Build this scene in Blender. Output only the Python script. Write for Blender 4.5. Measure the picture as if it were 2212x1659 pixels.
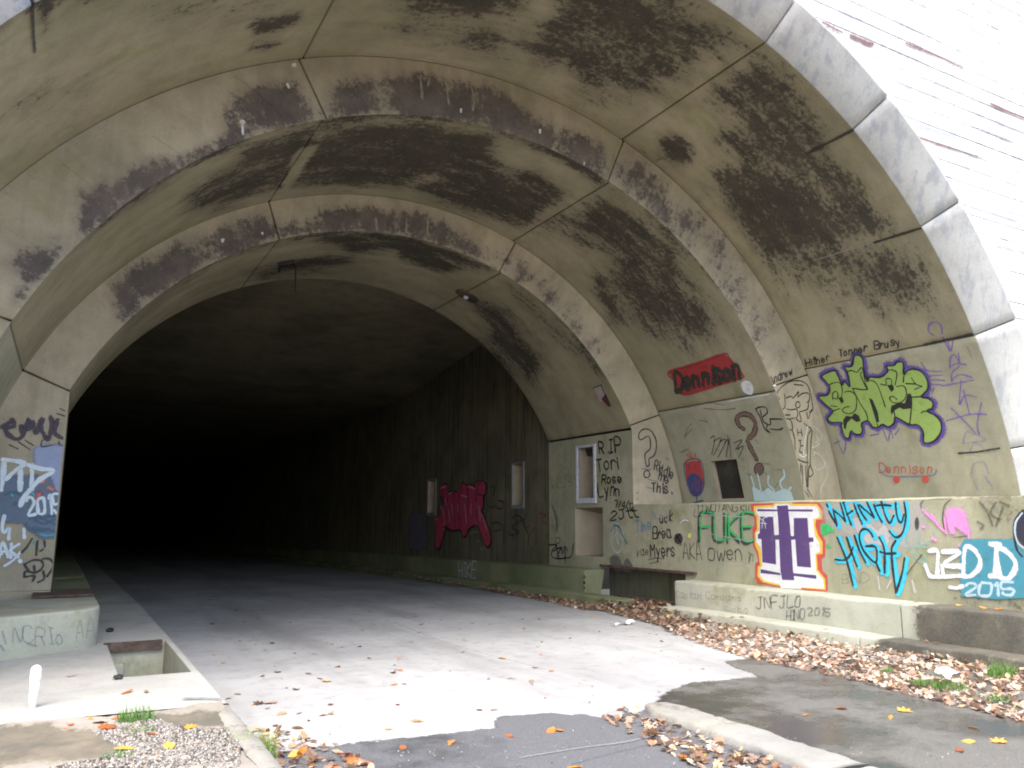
import bpy, bmesh, math, random
import numpy as np
from mathutils import Vector, Matrix
from mathutils.geometry import tessellate_polygon

for o in list(bpy.data.objects): bpy.data.objects.remove(o)
SC = bpy.context.scene
COL = SC.collection
rng = random.Random(7)
nrng = np.random.RandomState(7)

# ------------------------------------------------------------------ camera
EYE = 1.6
FOC = 1735.0; PW, PH = 2212.0, 1659.0           # focal length and picture size in the same unit
def _dir(px, py):
    v = np.array([px-PW/2, -(py-PH/2), -FOC]); return v/np.linalg.norm(v)
_Y = _dir(135, 1120)                             # tunnel axis
_X = _dir(4298, 1135); _X = _X-_Y*(_X@_Y); _X /= np.linalg.norm(_X)
_Z = np.cross(_X, _Y)
ROT = np.array([_X, _Y, _Z])
cam_d = bpy.data.cameras.new('camera'); cam = bpy.data.objects.new('camera', cam_d); COL.objects.link(cam)
M = Matrix([list(ROT[0])+[0], list(ROT[1])+[0], list(ROT[2])+[EYE], [0, 0, 0, 1]])
cam.matrix_world = M
cam_d.sensor_width = 36.0; cam_d.lens = FOC/PW*36.0
cam_d.clip_start = 0.05; cam_d.clip_end = 3000
SC.camera = cam

# ------------------------------------------------------------------ sky, sun, exposure
SUN_EL, SUN_AZ = math.radians(59), math.radians(212)   # azimuth clockwise from +Y: behind the camera, a little left
w = bpy.data.worlds.new('World'); SC.world = w; w.use_nodes = True
nt = w.node_tree; bg = nt.nodes['Background']
sky = nt.nodes.new('ShaderNodeTexSky'); sky.sky_type = 'NISHITA'; sky.sun_disc = False
sky.sun_elevation = SUN_EL; sky.sun_rotation = SUN_AZ; sky.dust_density = 3.0; sky.air_density = 1.0
nt.links.new(sky.outputs[0], bg.inputs[0]); bg.inputs[1].default_value = 0.15
sd = bpy.data.lights.new('sun', 'SUN'); sd.energy = 1.4; sd.angle = math.radians(46); sd.color = (1, .985, .96)
sun = bpy.data.objects.new('sun', sd); COL.objects.link(sun)
sv = Vector((math.sin(SUN_AZ)*math.cos(SUN_EL), math.cos(SUN_AZ)*math.cos(SUN_EL), math.sin(SUN_EL)))
sun.rotation_euler = sv.to_track_quat('Z', 'Y').to_euler()
sun.location = (0, -20, 30)
SC.view_settings.view_transform = 'Standard'; SC.view_settings.look = 'None'
SC.view_settings.gamma = 1; SC.view_settings.exposure = 2.0
SC.cycles.max_bounces = 8; SC.cycles.diffuse_bounces = 5; SC.cycles.glossy_bounces = 2; SC.cycles.transparent_max_bounces = 16
SC.cycles.sample_clamp_indirect = 6; SC.cycles.filter_width = 1.9

# ------------------------------------------------------------------ pixel <-> place helpers (photograph measured at 2212 px wide)
def ray(p): return ROT@np.array([p[0]-PW/2, -(p[1]-PH/2), -FOC])
O3 = np.array([0, 0, EYE])
def on_x(p, x): d = ray(p); return O3+d*(x/d[0])
def on_y(p, y): d = ray(p); return O3+d*(y/d[1])
def on_z(p, z): d = ray(p); return O3+d*((z-EYE)/d[2])
def proj(P):
    P = np.asarray(P, float); c = (P-O3)@ROT
    dep = np.where(np.abs(c[..., 2]) < 1e-6, -1e-6, c[..., 2])
    px = PW/2+FOC*c[..., 0]/-dep; py = PH/2-FOC*c[..., 1]/-dep
    bad = dep > -0.1
    return np.where(bad, -9e3, px), np.where(bad, -9e3, py)
VW = dict(D=(0, 0, 4096), C1=(0, 0, 1400), C2=(1300, 0, 1400), C3=(2696, 0, 1400), C4=(0, 1000, 1400), C5=(1300, 1000, 1400),
          C6=(2696, 1000, 1400), C7=(0, 2022, 1400), C8=(1300, 2022, 1400), C9=(2696, 2022, 1400), Z4=(2100, 1600, 800),
          Z5=(2900, 1900, 800), Z6=(3300, 1900, 800), Z7=(2600, 1350, 800), Z8=(3100, 1250, 800), L1=(0, 1600, 480),
          L2=(0, 1960, 480), N3=(1600, 1800, 800), N4=(2300, 1950, 800), N5=(3296, 0, 800), N6=(3296, 1100, 800),
          N7=(0, 2350, 800), N8=(2100, 2200, 800))
def P(view, pts):
    ox, oy, ww = VW[view]; s = ww/2212.0
    return [((ox+x*s)*.540039, (oy+y*s)*.540039) for x, y in pts]
def S(t):                                          # 'x,y x,y' -> list of points
    return [tuple(float(a) for a in q.split(',')) for q in t.split()]

# ------------------------------------------------------------------ object helpers
def link(o, parent=None):
    COL.objects.link(o)
    if parent is not None:
        o.parent = parent
        if parent.type == 'EMPTY' and parent.parent is None: o.location = -Vector(parent.location)
    return o
def thing(name, label, cat, loc=(0, 0, 0), group=None):
    o = bpy.data.objects.new(name, None); COL.objects.link(o); o.location = loc; o.empty_display_size = .2
    o['label'] = label; o['category'] = cat
    if group: o['group'] = group
    return o
def tag(o, label=None, cat=None, group=None, kind=None):
    if label: o['label'] = label
    if cat: o['category'] = cat
    if group: o['group'] = group
    if kind: o['kind'] = kind
    return o
def obj(name, verts, faces, mat, parent=None, smooth=False, attrs=None, label=None):
    me = bpy.data.meshes.new(name); me.from_pydata([tuple(map(float, v)) for v in verts], [], faces); me.update()
    if smooth: me.polygons.foreach_set('use_smooth', [True]*len(me.polygons))
    for k, vals in (attrs or {}).items():
        if len(vals) and np.ndim(vals[0]) > 0:
            if len(vals[0]) == 3:
                a = me.attributes.new(k, 'FLOAT_VECTOR', 'POINT'); a.data.foreach_set('vector', np.asarray(vals, float).ravel()); continue
            a = me.color_attributes.new(k, 'FLOAT_COLOR', 'POINT'); a.data.foreach_set('color', np.asarray(vals, float).ravel())
        else:
            a = me.attributes.new(k, 'FLOAT', 'POINT'); a.data.foreach_set('value', np.asarray(vals, float))
    if mat: me.materials.append(mat)
    o = bpy.data.objects.new(name, me); link(o, parent)
    if label: o['label'] = label
    return o
def box_geo(x0, x1, y0, y1, z0, z1):
    v = [(x0, y0, z0), (x1, y0, z0), (x1, y1, z0), (x0, y1, z0), (x0, y0, z1), (x1, y0, z1), (x1, y1, z1), (x0, y1, z1)]
    f = [(0, 3, 2, 1), (4, 5, 6, 7), (0, 1, 5, 4), (1, 2, 6, 5), (2, 3, 7, 6), (3, 0, 4, 7)]
    return v, f
def bevel_obj(o, wd=.01, seg=2):
    bm = bmesh.new(); bm.from_mesh(o.data)
    bmesh.ops.bevel(bm, geom=[e for e in bm.edges if len(e.link_faces) == 2 and e.calc_face_angle(0) > .5], offset=wd, segments=seg, affect='EDGES', profile=.6)
    bm.to_mesh(o.data); bm.free(); return o
def roughen(o, amp=.004, step=.15):
    """cut long edges and move vertices a little so that an edge is not ruler straight"""
    bm = bmesh.new(); bm.from_mesh(o.data)
    for axis in range(3):
        lo = min(v.co[axis] for v in bm.verts); hi = max(v.co[axis] for v in bm.verts)
        n = int((hi-lo)/step)
        if n > 1 and n < 200:
            for i in range(1, n):
                p = Vector((0, 0, 0)); p[axis] = lo+(hi-lo)*i/n; q = Vector((0, 0, 0)); q[axis] = 1
                bmesh.ops.bisect_plane(bm, geom=bm.verts[:]+bm.edges[:]+bm.faces[:], plane_co=p, plane_no=q)
    for v in bm.verts:
        v.co += Vector((nrng.randn(), nrng.randn(), nrng.randn()))*amp*.5
    bm.to_mesh(o.data); bm.free(); return o
def box(name, x0, x1, y0, y1, z0, z1, mat, parent=None, bev=.012, rough=0, label=None):
    o = obj(name, *box_geo(x0, x1, y0, y1, z0, z1), mat, parent, label=label)
    o.data.attributes.new('stain', 'FLOAT', 'POINT').data.foreach_set('value', [-1.15]*8)
    if bev: bevel_obj(o, bev)
    if rough: roughen(o, rough)
    return o

# ------------------------------------------------------------------ materials
class NT:
    def __init__(s, name):
        s.m = bpy.data.materials.new(name); s.m.use_nodes = True; s.t = s.m.node_tree
        s.b = s.t.nodes['Principled BSDF']; s.out = s.t.nodes['Material Output']
        s.tc = s.n('ShaderNodeTexCoord').outputs['Object']
    def n(s, t, **k):
        q = s.t.nodes.new(t)
        for a, v in k.items(): setattr(q, a, v)
        return q
    def l(s, a, b): s.t.links.new(a, b)
    def put(s, sock, v):
        if isinstance(v, (int, float, tuple, list)):
            if isinstance(v, (tuple, list)) and len(v) == 3 and sock.type == 'RGBA': v = tuple(v)+(1,)
            sock.default_value = v
        else: s.l(v, sock)
    def map(s, scale=(1, 1, 1), rot=(0, 0, 0)):
        q = s.n('ShaderNodeMapping'); s.l(s.tc, q.inputs[0]); q.inputs['Scale'].default_value = scale; q.inputs['Rotation'].default_value = rot
        return q.outputs[0]
    def noise(s, scale, detail=6, rough=.6, vec=None, dist=0.0):
        q = s.n('ShaderNodeTexNoise'); s.l(vec or s.tc, q.inputs['Vector']); q.inputs['Scale'].default_value = scale
        q.inputs['Detail'].default_value = detail; q.inputs['Roughness'].default_value = rough; q.inputs['Distortion'].default_value = dist
        return q.outputs['Fac']
    def math(s, op, a, b=0.0, c=0.0):
        q = s.n('ShaderNodeMath', operation=op)
        for i, v in enumerate((a, b, c)): s.put(q.inputs[i], v)
        return q.outputs[0]
    def ramp(s, x, lo, hi, a=0.0, b=1.0):
        q = s.n('ShaderNodeMapRange', interpolation_type='SMOOTHSTEP'); s.put(q.inputs[0], x)
        for i, v in enumerate((lo, hi, a, b)): q.inputs[i+1].default_value = v
        return q.outputs[0]
    def mix(s, f, a, b, mode='MIX'):
        q = s.n('ShaderNodeMix', data_type='RGBA', blend_type=mode)
        s.put(q.inputs[0], f); s.put(q.inputs[6], a); s.put(q.inputs[7], b); return q.outputs[2]
    def attr(s, name, out='Fac'):
        q = s.n('ShaderNodeAttribute', attribute_name=name); return q.outputs[out]
    def bump(s, h, strength=.3, dist=.01, normal=None):
        q = s.n('ShaderNodeBump'); s.put(q.inputs['Height'], h); q.inputs['Strength'].default_value = strength; q.inputs['Distance'].default_value = dist
        if normal: s.l(normal, q.inputs['Normal'])
        return q.outputs[0]
    def col(s, c): s.put(s.b.inputs['Base Color'], c)
    def rough(s, r): s.put(s.b.inputs['Roughness'], r)

def concrete(name, c1=(.40, .34, .25), c2=(.52, .46, .35), moss=.3, stain=True, dark=(.036, .032, .029), streak=0.0, lichen=0.0, grain=1.0, speck=.5, arc=False):
    t = NT(name)
    big = t.noise(.55, 2, .55); mid = t.noise(2.6, 5, .65)
    c = t.mix(t.ramp(big, .35, .68), c1, c2)
    c = t.mix(t.ramp(mid, .40, .75, 0, .45), c, tuple(x*.62 for x in c1))
    rosy = big
    c = t.mix(t.ramp(rosy, .45, .62, 0, .22), c, (c1[0]*1.12, c1[1]*.92, c1[2]*.85))
    if moss:
        mo = t.noise(1.0, 5, .7, vec=t.attr('arc', 'Vector')) if arc else t.noise(1.1, 5, .7)
        c = t.mix(t.ramp(mo, .52, .72, 0, moss), c, (.21, .225, .08))
    if arc:
        gr = t.noise(.9, 4, .6, vec=t.attr('arc', 'Vector'))
        c = t.mix(t.ramp(gr, .5, .78, 0, .38), c, (.13, .118, .085))
    if streak:
        st = t.noise(1.0, 4, .62, vec=t.map((7, 7, .35)))
        c = t.mix(t.ramp(st, .47, .66, 0, streak), c, dark)
    if stain:
        a = t.attr('stain')
        n1 = t.noise(1.3, 7, .76, vec=t.attr('arc', 'Vector')) if arc else t.noise(2.0, 7, .78)
        n2 = t.noise(14, 4, .75)
        v = t.math('ADD', a, t.math('ADD', t.math('MULTIPLY', t.math('SUBTRACT', n1, .5), 3.4), t.math('MULTIPLY', t.math('SUBTRACT', n2, .5), 2.2)))
        c = t.mix(t.ramp(t.math('ADD', a, t.math('MULTIPLY', t.math('SUBTRACT', n1, .5), 2.2)), -.95, .25, 0, .5), c, (dark[0]*2.6, dark[1]*2.5, dark[2]*2.3))
        f = t.ramp(v, -.28, .38, 0, .94)
        dk = t.mix(t.ramp(mid, .35, .7), dark, (dark[0]*2.1, dark[1]*1.9, dark[2]*1.75))
        c = t.mix(f, c, dk)
    if lichen:
        li = t.noise(13, 3, .5)
        c = t.mix(t.ramp(li, .70, .76, 0, lichen), c, (.62, .62, .56))
    fine = t.noise(34*grain, 3, .7)
    c = t.mix(t.ramp(fine, .3, .75, 0, .22), c, tuple(x*.55 for x in c1))
    c = t.mix(t.ramp(fine, .68, .74, 0, speck), c, (.05, .045, .04))
    t.col(c); t.rough(t.ramp(mid, .3, .7, .78, .95)); t.b.inputs['Specular IOR Level'].default_value = .25
    t.l(t.bump(fine, .35, .008), t.b.inputs['Normal'])
    return t.m

MAT = {}
MAT['soffit'] = concrete('soffit_concrete', (.325, .292, .19), (.445, .405, .285), moss=.5, lichen=.25, arc=True)
MAT['pier'] = concrete('pier_concrete', (.37, .35, .25), (.47, .45, .345), moss=.4, lichen=.15, arc=True)
MAT['splay'] = concrete('splay_concrete', (.375, .328, .235), (.48, .432, .325), moss=.32, dark=(.065, .057, .058), streak=.10, arc=True)
MAT['arch'] = concrete('portal_concrete', (.43, .43, .415), (.53, .53, .51), moss=.06, streak=.5, dark=(.22, .24, .28))
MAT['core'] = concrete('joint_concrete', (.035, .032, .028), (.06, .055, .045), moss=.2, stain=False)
MAT['wall'] = concrete('parapet_concrete', (.33, .32, .215), (.43, .42, .30), moss=.78, dark=(.07, .065, .05), streak=.12)
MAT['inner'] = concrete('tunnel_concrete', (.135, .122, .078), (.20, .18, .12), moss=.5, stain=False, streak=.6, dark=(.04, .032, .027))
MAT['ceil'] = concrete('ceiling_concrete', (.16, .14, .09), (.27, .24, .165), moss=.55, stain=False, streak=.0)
MAT['bench'] = concrete('bench_concrete', (.37, .375, .30), (.49, .49, .40), moss=.6, dark=(.05, .046, .038))
MAT['moss_bench'] = concrete('mossy_bench_concrete', (.15, .17, .085), (.27, .28, .17), moss=.7, dark=(.05, .05, .03))
MAT['wet_bench'] = concrete('wet_bench_concrete', (.07, .06, .045), (.13, .11, .085), moss=.3, dark=(.02, .018, .014), lichen=.6)
MAT['walk'] = concrete('walkway_concrete', (.38, .37, .34), (.52, .51, .47), moss=.12, dark=(.08, .08, .08))
MAT['head'] = concrete('headwall_concrete', (.50, .50, .51), (.58, .58, .58), moss=.0, streak=.16, dark=(.34, .35, .37))
MAT['kerb'] = concrete('kerb_concrete', (.26, .25, .225), (.38, .37, .34), moss=.25, dark=(.10, .095, .085))
MAT['duct'] = concrete('duct_concrete', (.13, .125, .085), (.21, .20, .14), moss=.6, stain=False, streak=.4)
MAT['verge'] = concrete('verge_gravel', (.26, .235, .20), (.38, .35, .31), moss=.2, dark=(.085, .078, .062), grain=2.0)

def simple(name, col, rough=.7, noise=.3, metal=0.0, scale=8, bump=.2):
    t = NT(name); n = t.noise(scale, 8, .65)
    t.col(t.mix(t.ramp(n, .3, .75, 0, noise), col, tuple(x*.35 for x in col))); t.rough(rough); t.b.inputs['Metallic'].default_value = metal
    t.l(t.bump(n, bump, .01), t.b.inputs['Normal']); return t.m
def rust(name):
    t = NT(name); n = t.noise(9, 9, .7); n2 = t.noise(30, 5, .6)
    c = t.mix(t.ramp(n, .35, .65), (.05, .035, .028), (.135, .082, .058)); c = t.mix(t.ramp(n2, .6, .7, 0, .6), c, (.24, .16, .11))
    t.col(c); t.rough(.85); t.l(t.bump(t.math('ADD', n, n2), .5, .01), t.b.inputs['Normal']); return t.m
MAT['rust'] = rust('rusty_steel')
MAT['frame'] = simple('silver_painted_metal', (.62, .63, .70), .5, .45, .0, 14)
MAT['dim_frame'] = simple('dimmed_metal', (.24, .24, .26), .6, .5, .0, 14)  # darker copy of the silver frame metal; tunnel dimness put into its colour
MAT['dark'] = simple('dark_cavity', (.05, .035, .03), .9, .5)
MAT['cavity'] = concrete('niche_concrete', (.34, .28, .20), (.44, .38, .29), moss=.2, stain=False, streak=.2)
MAT['pipe'] = simple('white_plastic', (.8, .8, .78), .45, .06)
MAT['black'] = simple('black_iron', (.03, .028, .028), .6, .4)

def road_mat():
    t = NT('road_concrete'); a = t.noise(.5, 3, .6); b = t.noise(5, 5, .7); f = t.noise(90, 2, .6); s = t.noise(1.0, 4, .6, vec=t.map((.8, .12, 1)))
    c = t.mix(t.ramp(a, .3, .7), (.31, .306, .30), (.41, .405, .395)); c = t.mix(t.ramp(s, .46, .68, 0, .55), c, (.19, .186, .18))
    c = t.mix(t.ramp(b, .48, .72, 0, .45), c, (.18, .172, .16)); c = t.mix(t.ramp(f, .5, .8, 0, .4), c, (.16, .15, .145))
    t.col(c); t.rough(.85); t.b.inputs['Specular IOR Level'].default_value = .3
    t.l(t.bump(f, .35, .006), t.b.inputs['Normal']); return t.m
def wet_mat(name, c1, c2, wetlo=.35, wethi=.6, r0=.12, edge=True):
    t = NT(name); a = t.noise(.7, 4, .62); b = t.noise(6, 4, .7); f = t.noise(150, 1, .6)
    v = t.n('ShaderNodeTexVoronoi'); t.l(t.tc, v.inputs['Vector']); v.inputs['Scale'].default_value = 110
    wet = t.ramp(t.math('ADD', a, t.math('MULTIPLY', b, .25)), wetlo+.12, wethi+.12)
    c = t.mix(t.ramp(v.outputs['Distance'], .15, .6), c2, c1); c = t.mix(t.ramp(f, .55, .75, 0, .35), c, (.22, .21, .2))
    c = t.mix(wet, c, tuple(x*.5 for x in c1)); c = t.mix(t.ramp(b, .58, .7, 0, .3), c, (.09, .07, .045))
    t.col(c); t.rough(t.math('ADD', t.math('MULTIPLY', t.math('SUBTRACT', 1.0, wet), .42), r0))
    h = t.math('MULTIPLY', t.math('ADD', v.outputs['Distance'], f), t.math('SUBTRACT', 1.15, wet))
    t.l(t.bump(h, .45, .006), t.b.inputs['Normal'])
    if edge:
        e = t.ramp(t.math('ADD', t.attr('edge'), t.math('MULTIPLY', t.math('SUBTRACT', t.noise(9, 5, .75), .5), 1.5)), .30, .62)
        tr = t.n('ShaderNodeBsdfTransparent'); mx = t.n('ShaderNodeMixShader'); t.l(e, mx.inputs[0]); t.l(tr.outputs[0], mx.inputs[1]); t.l(t.b.outputs[0], mx.inputs[2]); t.l(mx.outputs[0], t.out.inputs[0])
    return t.m
MAT['road'] = road_mat()
MAT['asphalt'] = wet_mat('damp_asphalt', (.085, .086, .09), (.16, .16, .165), .45, .75, .34)
MAT['asphalt2'] = wet_mat('wet_pavement', (.10, .095, .082), (.20, .195, .18), .42, .62, .14)
MAT['ground'] = simple('soil', (.16, .12, .08), .95, .6)
MAT['gravel'] = simple('gravel_bed', (.34, .31, .27), .9, .6, 0, 30)
MAT['mud'] = wet_mat('wet_silt', (.10, .09, .07), (.16, .145, .12), .4, .6, .2)

_pc = {}
def paint(col, soft=.35, dens=1.0, rough=.55):
    key = (tuple(round(c, 3) for c in col), soft, dens)
    if key in _pc: return _pc[key]
    t = NT('spray_paint'); e = t.attr('edge'); n = t.noise(30, 2, .7); n2 = t.noise(4.5, 3, .7)
    g = sum(col)/3; col = tuple(x*.88+g*.06+.004 for x in col)
    t.col(t.mix(t.ramp(n2, .35, .75, 0, .4), col, tuple(x*.55+.02 for x in col))); t.rough(rough)
    a = t.math('ADD', e, t.math('MULTIPLY', t.math('SUBTRACT', n, .5), min(.9, soft*1.6)))
    a = t.ramp(a, 0.02, max(.06, soft)); a = t.math('MULTIPLY', a, t.ramp(n2, .25, .5, dens*.68, dens*.97))
    tr = t.n('ShaderNodeBsdfTransparent'); mx = t.n('ShaderNodeMixShader'); t.l(a, mx.inputs[0]); t.l(tr.outputs[0], mx.inputs[1]); t.l(t.b.outputs[0], mx.inputs[2])
    t.l(mx.outputs[0], t.out.inputs[0]); _pc[key] = t.m; return t.m
# ================================================================== the portal: three stepped arch rings
XC = 4.87
RG = {1: (7.03, .90, 6.55, 9.55), 2: (6.05, 1.07, 9.52, 12.60), 3: (5.43, 1.12, 12.82, 16.0)}   # radius, centre height, front, back
HALF = 4.93; XR = XC+HALF; XL = XC-HALF; ZTOP = 1.91
def r_at(k, th):
    R = RG[k][0]
    if k == 3:
        c = np.abs(np.cos(th)); return np.minimum(R, HALF/np.maximum(c, 1e-4))
    return R+0*th
def rp(k, th, y, off=0.0):                            # point of ring k
    r = r_at(k, th)-off; return (XC+r*np.cos(th), y, RG[k][1]+r*np.sin(th))

# dark growth and soot, outlined from the photograph; (polygon, softness in px, strength)
STAINS = [
 (P('C2', S('430,-300 450,0 700,70 930,140 1010,110 1250,30 1300,-300')), 30, .4),
 (P('C2', S('1500,-300 1480,30 1350,180 1200,250 1330,400 1500,430 1600,560 1850,640 1980,690 2060,600 2212,540 2350,440 2460,320 2680,290 2520,150 2340,20 2212,-300')), 26, .06),
 (P('C2', S('700,150 1080,140 1150,330 900,340 520,220 500,150')), 30, .05),
 (P('C3', S('530,340 260,560 240,640 400,760 300,820 260,900 390,1010 220,1100 290,1180 340,1320 440,1480 560,1610 760,1640 1100,1560 1300,1500 1430,1450 1330,1330 1200,1150 1080,1000 980,950 1000,830 860,680 780,560 640,420')), 24, .05),
 (P('C3', S('-60,880 40,900 110,1000 20,1030 -100,960')), 14, .5),
 (P('C6', S('560,-60 800,200 1000,210 1200,330 1420,380 1640,350 1740,420 1500,-60')), 45, .12),
 (P('C1', S('1590,150 1900,90 1880,130 1620,220')), 9, .35), (P('C1', S('1585,300 1740,270 1700,290')), 7, .4),
 (P('C1', S('1300,-100 1540,60 1200,140 1000,150 1280,0')), 30, -.1), (P('C1', S('-50,180 190,50 700,0 900,-100 -50,-100')), 26, .0),
 (P('Z6', S('1600,215 2300,160 2300,760 1900,745 1640,700 1620,560 1560,400')), 34, -.45), (P('Z6', S('1240,1330 1500,1310 2300,1330 2300,1500 1200,1420')), 22, -.2), (P('N4', S('600,900 900,940 1300,990 1300,1010 600,950')), 10, -.3),
 # splay face behind the outer ring
 (P('C1', S('520,1210 560,1230 640,1150 720,1210 860,1060 960,1000 1130,1020 1480,840 1560,880 1160,1060 700,1350 520,1490')), 12, .35),
 (P('C1', S('1480,600 1640,530 1880,520 1990,760 1760,800 1500,870 1440,840')), 14, .2),
 (P('C2', S('20,570 240,500 400,480 640,470 740,500 900,540 1030,540 1160,620 1350,760 1560,850 1790,930 1770,1080 1740,1150 1300,900 900,780 400,725 10,745')), 14, .22),
 (P('C2', S('1830,1080 1960,990 2090,1080 2212,1330 2212,1620 2000,1290')), 20, .12),
 (P('C3', S('-20,1270 200,1350 420,1640 300,1680 0,1500')), 30, .0),
 (P('C6', S('80,-20 300,-10 480,260 700,720 590,700 420,380 250,160')), 36, -.05),
 (P('C4', S('110,330 160,200 240,80 330,30 480,-60 210,210')), 10, .35),
 (P('C1', S('0,1659 270,1580 360,1500 400,1600 200,1800')), 12, .1),
 (P('C1', S('190,60 420,-10 700,-60 190,-60')), 12, .3), (P('C1', S('240,140 250,40 330,0 260,200')), 8, .4), (P('C1', S('900,60 1200,-20 1560,-60 1640,30 1500,120 1240,160')), 30, -.3), (P('C1', S('-40,640 120,560 420,520 700,420 650,560 300,700 60,760')), 40, -.45),
 # soffit of the middle ring
 (P('C2', S('-20,780 210,775 700,790 1060,860 1040,950 1130,1050 1120,1075 1350,1095 1520,1230 1300,1400 1210,1420 870,1310 600,1190 720,1110 480,1170 -20,1165')), 14, .2),
 (P('C1', S('2230,850 2010,870 1980,830 1950,810 1560,900 1500,1000 1410,1090 1200,1230 1170,1310 1390,1290 1640,1200 1790,1180 2230,1165')), 14, .08),
 (P('C1', S('1900,940 1990,920 1800,1230 1740,1250')), 8, -1.4),
 (P('C2', S('1700,1240 1900,1260 2080,1460 2230,1560 2300,1900 2100,1800 1900,1659 1640,1520 1400,1420 1500,1330 1620,1370')), 22, .08),
 (P('C5', S('1780,40 2000,-60 2212,60 2420,330 2480,560 2280,620 2140,560 1900,460 1850,340 1760,220')), 30, .06),
 (P('C5', S('1690,170 1760,180 1850,380 1900,470 1820,440 1720,260')), 12, .3),
 # splay face behind the middle ring
 (P('C2', S('-40,1330 260,1300 420,1350 620,1370 820,1440 930,1530 1020,1640 560,1490 260,1465 -40,1470')), 12, .2),
 (P('C1', S('1620,1340 1700,1390 1800,1420 2212,1330 2230,1470 1790,1500 1300,1659 1000,1659 1100,1560 1400,1440')), 14, .1),
 (P('C4', S('740,210 860,100 1000,50 1500,-80 1400,20 1000,270 780,450 720,330')), 16, .3),
 (P('C5', S('1030,20 1190,40 1420,180 1560,400 1740,600 1800,780 1700,690 1480,440 1180,130')), 22, .02),
 # soffit of the inner ring
 (P('C2', S('260,1480 560,1500 800,1600 1050,1700 700,1620 400,1560')), 10, .35), (P('C1', S('2000,1500 2230,1480 2500,1560 2230,1590')), 10, .2),
 (P('C5', S('950,340 1140,380 1290,560 1380,700 1290,850 1140,720 960,560 1040,520')), 18, .15), (P('C5', S('480,0 830,110 760,130 480,40')), 8, .4),
 (P('C5', S('1100,160 1400,420 1590,560 1720,760 1600,650 1300,400')), 14, -.05),
 (P('C4', S('1560,160 1900,60 2230,30 2230,70 1700,180')), 12, .1),
]
def stain_at(P3, base=-1.15):
    px, py = proj(P3); out = np.full(px.shape, base)
    for poly, soft, stg in STAINS:
        if stg > -1: stg += .2
        soft *= 1.5
        a = np.array(poly); b = np.roll(a, -1, 0)
        lo = a.min(0)-soft*3; hi = a.max(0)+soft*3
        sel = np.where((px > lo[0]) & (px < hi[0]) & (py > lo[1]) & (py < hi[1]))[0]
        if not len(sel): continue
        q = np.c_[px[sel], py[sel]][:, None, :]; e = (b-a)[None]; d = q-a[None]
        t = np.clip((d*e).sum(2)/np.maximum((e*e).sum(2), 1e-9), 0, 1)
        dist = np.sqrt((((d-e*t[..., None])**2).sum(2)).min(1))
        yy = q[:, :, 1]; c = ((a[None, :, 1] > yy) != (b[None, :, 1] > yy))
        xi = (b[None, :, 0]-a[None, :, 0])*(yy-a[None, :, 1])/np.where(b[None, :, 1] == a[None, :, 1], 1e-9, b[None, :, 1]-a[None, :, 1])+a[None, :, 0]
        ins = (np.sum(c & (q[:, :, 0] < xi), 1) % 2) == 1
        s = (np.where(ins, 1, -1)*dist+7)/soft
        if stg < -1: out[sel] = np.where(ins, base, out[sel])
        else: out[sel] = np.maximum(out[sel], base+(stg-base)*np.clip(.5+.5*s, 0, 1))
    return out

def grid_faces(nu, nv, keep=None):
    f = []
    for i in range(nu-1):
        for j in range(nv-1):
            if keep is None or keep(i, j): f.append((i*nv+j, (i+1)*nv+j, (i+1)*nv+j+1, i*nv+j+1))
    return f
G = math.radians
GAP = .011
def edge_lin(a, b, n, g, lip):
    return np.r_[a+g, a+g+lip, np.linspace(a+g+lip, b-g-lip, n)[1:-1], b-g-lip, b-g]
def soffit(k, th0, th1, parent, mat, y0=None, y1=None, holes=(), name='soffit_panel'):
    R, zc, ya, yb = RG[k]; y0 = ya if y0 is None else y0; y1 = yb if y1 is None else y1
    g = GAP/R
    us = edge_lin(th0, th1, max(6, int((th1-th0)*R/.11)), g, .012/R); vs = edge_lin(y0, y1, max(6, int((y1-y0)/.11)), 0.0, .014)
    for a0, a1, b0, b1 in holes: us = np.unique(np.r_[us, a0, a1]); vs = np.unique(np.r_[vs, b0, b1])
    nu, nv = len(us), len(vs); U, Vv = np.meshgrid(us, vs, indexing='ij')
    off = np.zeros(U.shape); off[0] -= .012; off[-1] -= .012; off[:, 0] -= .0; off[:, -1] -= .006
    wob = .004*np.sin(U*R*1.7+k)*np.cos(Vv*1.3)
    X, Y_, Z = rp(k, U, Vv, off+wob*0)
    v = np.stack([X, Y_, Z], -1).reshape(-1, 3)
    # flanges back into the joint
    def keep(i, j):
        cu, cv = (us[i]+us[i+1])/2, (vs[j]+vs[j+1])/2
        return not any(a0 < cu < a1 and b0 < cv < b1 for a0, a1, b0, b1 in holes)
    f = grid_faces(nu, nv, keep)
    n0 = len(v); ex = []
    for row in (0, nu-1):
        x, y, z = rp(k, us[row]+0*vs, vs, -.07); ex.append(np.stack([x, y, z], -1))
    v = np.vstack([v]+ex)
    for j in range(nv-1):
        f.append((j, j+1, n0+j+1, n0+j)); b = (nu-1)*nv; f.append((b+j, n0+nv+j, n0+nv+j+1, b+j+1))
    q = np.asarray(v); arc = np.stack([np.arctan2(q[:, 2]-zc, q[:, 0]-XC)*R*.75, q[:, 1]*1.9, 0*q[:, 0]+k*7.3], -1)
    return obj(name, v, f, mat, parent, True, {'stain': stain_at(v, -.9), 'arc': arc})
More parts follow.
